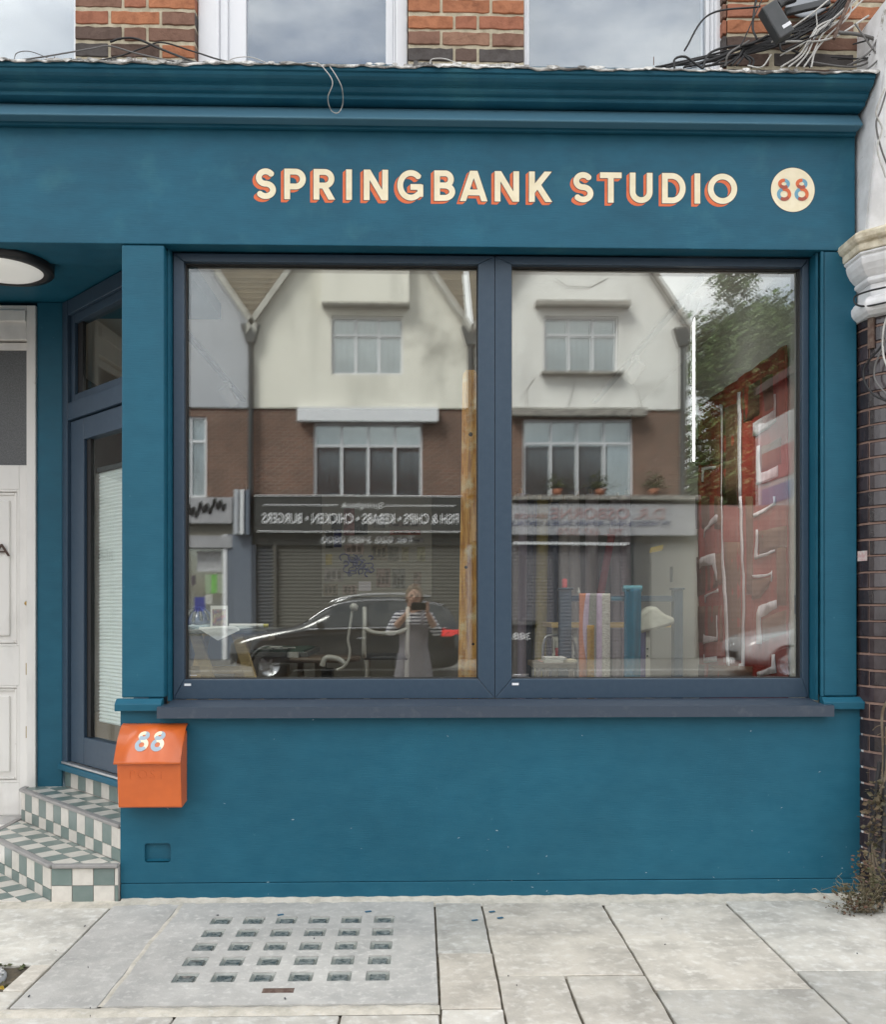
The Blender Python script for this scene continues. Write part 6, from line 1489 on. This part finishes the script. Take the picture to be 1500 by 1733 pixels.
    MB().box(x_front-.03, x_front+.03, yc-.35, yc+.35, .45+g, .58+g).build('grille', BLACK, c, bevel=.01)
    MB().lathe([(.055, -.01), (.07, -.014), (.07, .004)], (x_front+.02, yc, .68+g), 20, axis='x').build('badge_ring', CHROME, c)
    MB().box(x_front-.035, x_front-.03, yc-.26, yc+.26, .33+g, .44+g).build('number_plate', WHITEP, c)
    return c
BLKCAR = M('black car paint', (.008, .0085, .012), .12, coat=1, spec=.6); WHTCAR = M('white car paint', (.34, .34, .35), .2, coat=.8)
yn = -13.9
car('black_car', 'black estate car with roof rails and red tail light reflected in the left pane', refl(382, 1100, yn).x, yn, BLKCAR)
car('white_car', 'white car nose reflected over the red quilt', refl(1262, 1100, yn).x, yn+.1, WHTCAR, 1.5)
wb = thing('wheelie_bin', 'dark wheelie bin with white painted numbers at the bottom of the right pane', 'bin', (refl(890, 1100, -13.6).x, -13.6, 0))
bx = refl(884, 1100, -13.6).x; BINM = M('charcoal bin plastic', (.032, .033, .032), .5)
bm_ = MB(); lv = []
for s_, z in ((.22, .06), (.29, .98), (.31, .98), (.31, 1.02)): lv += [(bx-s_, -13.9-s_*1.1, z), (bx+s_, -13.9-s_*1.1, z), (bx+s_, -13.9+s_*1.1, z), (bx-s_, -13.9+s_*1.1, z)]
bm_.add(lv, [(j*4+i, j*4+(i+1) % 4, j*4+4+(i+1) % 4, j*4+4+i) for j in range(3) for i in range(4)]+[(3, 2, 1, 0)]).build('bin_body', BINM, wb, bevel=.015)
MB().surf(lambda u, v: (bx-.32+.64*u, -13.9-.36+.72*v, 1.022+.06*math.sin(math.pi*min(1, v*1.1))), 4, 10).build('bin_lid', BINM, wb, solid=.015)
text_mb('388', lambda x, y, d: (bx+.17-x, -13.9+.313+d+.0, .74+y), .13, .34, .004, .01).build('bin_number', LETW, wb)
for s in (-1, 1): MB().lathe([(.0, -.03), (.1, -.03), (.1, .03), (0, .03)], (bx+s*.24, -14.18, -.02), 16, axis='x').build('bin_wheel', BLACK, wb)

# photographer, standing on the pavement with the phone at her face
px_, py_ = -.055, -4.72
pe = thing('person', 'person in striped top and grey pinafore dress holding up a phone to photograph', 'person', (px_, py_, 0))
SKIN = M('skin', (.62, .38, .28), .5, (.58, .35, .26), 12); HAIR = M('brown hair', (.13, .08, .045), .5, (.22, .14, .08), 12, (1, 1, .2)); PINA = M('grey pinafore cloth', (.34, .32, .36), .9, (.27, .26, .29), 8, bump=.3)
def stripes(name):
    m = M(name, (.7, .7, .74), .9); t = m.node_tree; tcn = t.nodes.new('ShaderNodeTexCoord'); wv = t.nodes.new('ShaderNodeTexWave'); wv.wave_type = 'BANDS'; wv.bands_direction = 'Z'; wv.inputs['Scale'].default_value = 9; wv.inputs['Distortion'].default_value = .6
    rp_ = t.nodes.new('ShaderNodeValToRGB'); rp_.color_ramp.interpolation = 'CONSTANT'; rp_.color_ramp.elements[0].color = (.03, .035, .08, 1); rp_.color_ramp.elements[1].color = (.86, .86, .9, 1); rp_.color_ramp.elements[1].position = .42
    t.links.new(tcn.outputs['Object'], wv.inputs['Vector']); t.links.new(wv.outputs['Fac'], rp_.inputs['Fac']); t.links.new(rp_.outputs[0], t.nodes['Principled BSDF'].inputs['Base Color']); return m
STRIPE = stripes('striped jersey')
def skin_obj(name, verts, edges, radii, mat, root=0, sub=2):
    me = bpy.data.meshes.new(name); me.from_pydata([tuple(Vector(v)) for v in verts], edges, []); me.materials.append(mat)
    o = bpy.data.objects.new(name, me); COL.objects.link(o); o.parent = pe
    md = o.modifiers.new('skin', 'SKIN'); md.use_smooth_shade = True
    for i, r_ in enumerate(radii): me.skin_vertices[0].data[i].radius = (r_, r_) if not isinstance(r_, tuple) else r_
    for i in range(len(verts)): me.skin_vertices[0].data[i].use_root = (i == root)
    sm_ = o.modifiers.new('sub', 'SUBSURF'); sm_.levels = sub; sm_.render_levels = sub
    return o
wr_ = {1: (.135, .20, 1.325), -1: (-.045, .20, 1.325)}
V = [(0, 0, .90), (0, 0, 1.03), (0, .01, 1.18), (0, 0, 1.29), (0, .01, 1.36), (0, .03, 1.42)]; E = [(0, 1), (1, 2), (2, 3), (3, 4), (4, 5)]; RR = [(.155, .12), (.125, .095), (.14, .105), (.10, .075), .05, .05]
for s in (1, -1):
    b = len(V); V += [(s*.15, -.005, 1.275), (s*.245, .07, 1.10), tuple((Vector((s*.245, .07, 1.10))+Vector(wr_[s]))/2), wr_[s]]; E += [(3, b), (b, b+1), (b+1, b+2), (b+2, b+3)]; RR += [.056, .042, .038, .026]
    b = len(V); V += [(s*.085, 0, .80), (s*.09, .02, .46), (s*.09, -.01, .09), (s*.10, .04, .045), (s*.11, .15, .035)]; E += [(0, b), (b, b+1), (b+1, b+2), (b+2, b+3), (b+3, b+4)]; RR += [.085, .055, .036, .036, .028]
skin_obj('body', V, E, RR, SKIN)
V = [(0, 0, .95), (0, 0, 1.05), (0, .01, 1.18), (0, 0, 1.29), (0, .008, 1.335)]; E = [(0, 1), (1, 2), (2, 3), (3, 4)]; RR = [(.15, .115), (.138, .108), (.152, .118), (.112, .086), .064]
for s in (1, -1):
    e_ = Vector((s*.245, .07, 1.10)); b = len(V); V += [(s*.15, -.005, 1.275), tuple(e_), tuple(e_+(Vector(wr_[s])-e_)*.45)]; E += [(3, b), (b, b+1), (b+1, b+2)]; RR += [.068, .056, .05]
skin_obj('striped_top', V, E, RR, STRIPE)
for s in (1, -1):   # hands gripping the phone edges
    w0 = Vector(wr_[s]); ph = Vector((.052+s*.078, .225, 1.375)); palm = w0+(ph-w0)*.55
    V = [tuple(w0), tuple(palm)]; E = [(0, 1)]; RR = [.024, (.03, .02)]
    for k in range(4):
        kn = palm+Vector((s*.012, .012+.0*k, .026-.017*k+.02)); mid = kn+Vector((s*.008, .022, .018-.003*k)); tip = mid+Vector((-s*(.028-.003*abs(k-1)), .008, .006))
        b = len(V); V += [tuple(kn), tuple(mid), tuple(tip)]; E += [(1, b), (b, b+1), (b+1, b+2)]; RR += [.0105, .009, .0075]
    b = len(V); V += [tuple(palm+Vector((-s*.02, -.004, .012))), tuple(palm+Vector((-s*.036, .004, .034)))]; E += [(1, b), (b, b+1)]; RR += [.011, .0085]
    skin_obj('hand', V, E, RR, SKIN, 0, 1)
def headf(u, v):
    a = u*2*math.pi; e = -math.pi/2+v*math.pi; x = math.cos(e)*math.sin(a); y = math.cos(e)*math.cos(a); z = math.sin(e)
    wj = 1-.28*max(0, -z)**1.2
    X = .074*x*wj; Y = .094*y*(1-.1*max(0, -z)) ; Z = .115*z
    if y > .5:
        Y += .022*math.exp(-((x/.18)**2+((z+.12)/.16)**2)) - .008*math.exp(-(((abs(x)-.38)/.16)**2+((z-.08)/.13)**2)) + .006*math.exp(-((x/.3)**2+((z+.48)/.1)**2))
    return (px_+.01+X, py_+.055+Y, 1.475+Z)
hd = MB().surf(headf, 40, 28).build('head', SKIN, pe)
def hairf(u, v):
    a = u*2*math.pi; e = -math.pi/2*.35+v*math.pi/2*1.35; x = math.cos(e)*math.sin(a); y = math.cos(e)*math.cos(a); z = math.sin(e)
    front_ = max(0, y)*max(0, 1-max(0, z)*1.35)
    return (px_+.01+.086*x*(1-.12*front_), py_+.045+.104*y*(1-.42*front_), 1.482+.122*z)
MB().surf(hairf, 40, 16).build('hair', HAIR, hd, solid=.008)
MB().tube(spline([(px_+.01, py_-.05, 1.50), (px_+.03, py_-.09, 1.44), (px_+.04, py_-.08, 1.34), (px_+.04, py_-.06, 1.25)], 6), .03, 10).build('ponytail', HAIR, hd)
for s in (1, -1):
    MB().lathe([(0, .012), (.008, .009), (.012, 0)], (px_+.01+s*.029, py_+.055+.078, 1.484), 12, axis='y').build('eye', M('eye', (.06, .04, .03), .2), hd)
    MB().lathe([(0, .01), (.018, .006), (.026, -.004), (.02, -.01)], (px_+.01+s*.076, py_+.05, 1.47), 12, axis='x').build('ear', SKIN, hd)
MB().tube([(px_-.012, py_+.142, 1.418), (px_+.01, py_+.147, 1.416), (px_+.032, py_+.142, 1.418)], .006, 6).build('mouth', M('lips', (.4, .13, .11), .4), hd)
def dress(u, v):
    a = u*2*math.pi; z = .36+.84*v; t = v
    rx_ = .245-.11*min(1, t/.75)+.018*max(0, (t-.75)/.25); ry_ = .19-.07*min(1, t/.75)+.012*max(0, (t-.75)/.25)
    fold = 1+.05*(1-t)*math.sin(a*9)
    return (px_+rx_*fold*math.cos(a), py_+.005+ry_*fold*math.sin(a), z)
MB().surf(dress, 72, 24).build('pinafore_dress', PINA, pe, solid=.006)
for s in (1, -1):
    MB().tube(spline([(px_+s*.085, py_+.125, 1.19), (px_+s*.09, py_+.10, 1.27), (px_+s*.09, py_+.02, 1.335), (px_+s*.085, py_-.08, 1.28), (px_+s*.07, py_-.12, 1.19)], 6), .014, 6).build('dress_strap', PINA, pe)
    MB().lathe([(0, 0), (.05, 0), (.055, .03), (.04, .07), (0, .075)], (px_+s*.105, py_+.05, .0), 16).build('shoe', WHITEPL, pe)
MB().box(-.075, .075, -DIST-.024, -DIST-.012, EYE-.042, EYE+.034).build('phone', BLACK, label='black phone held up in both hands by the person', cat='phone', bevel=.006)
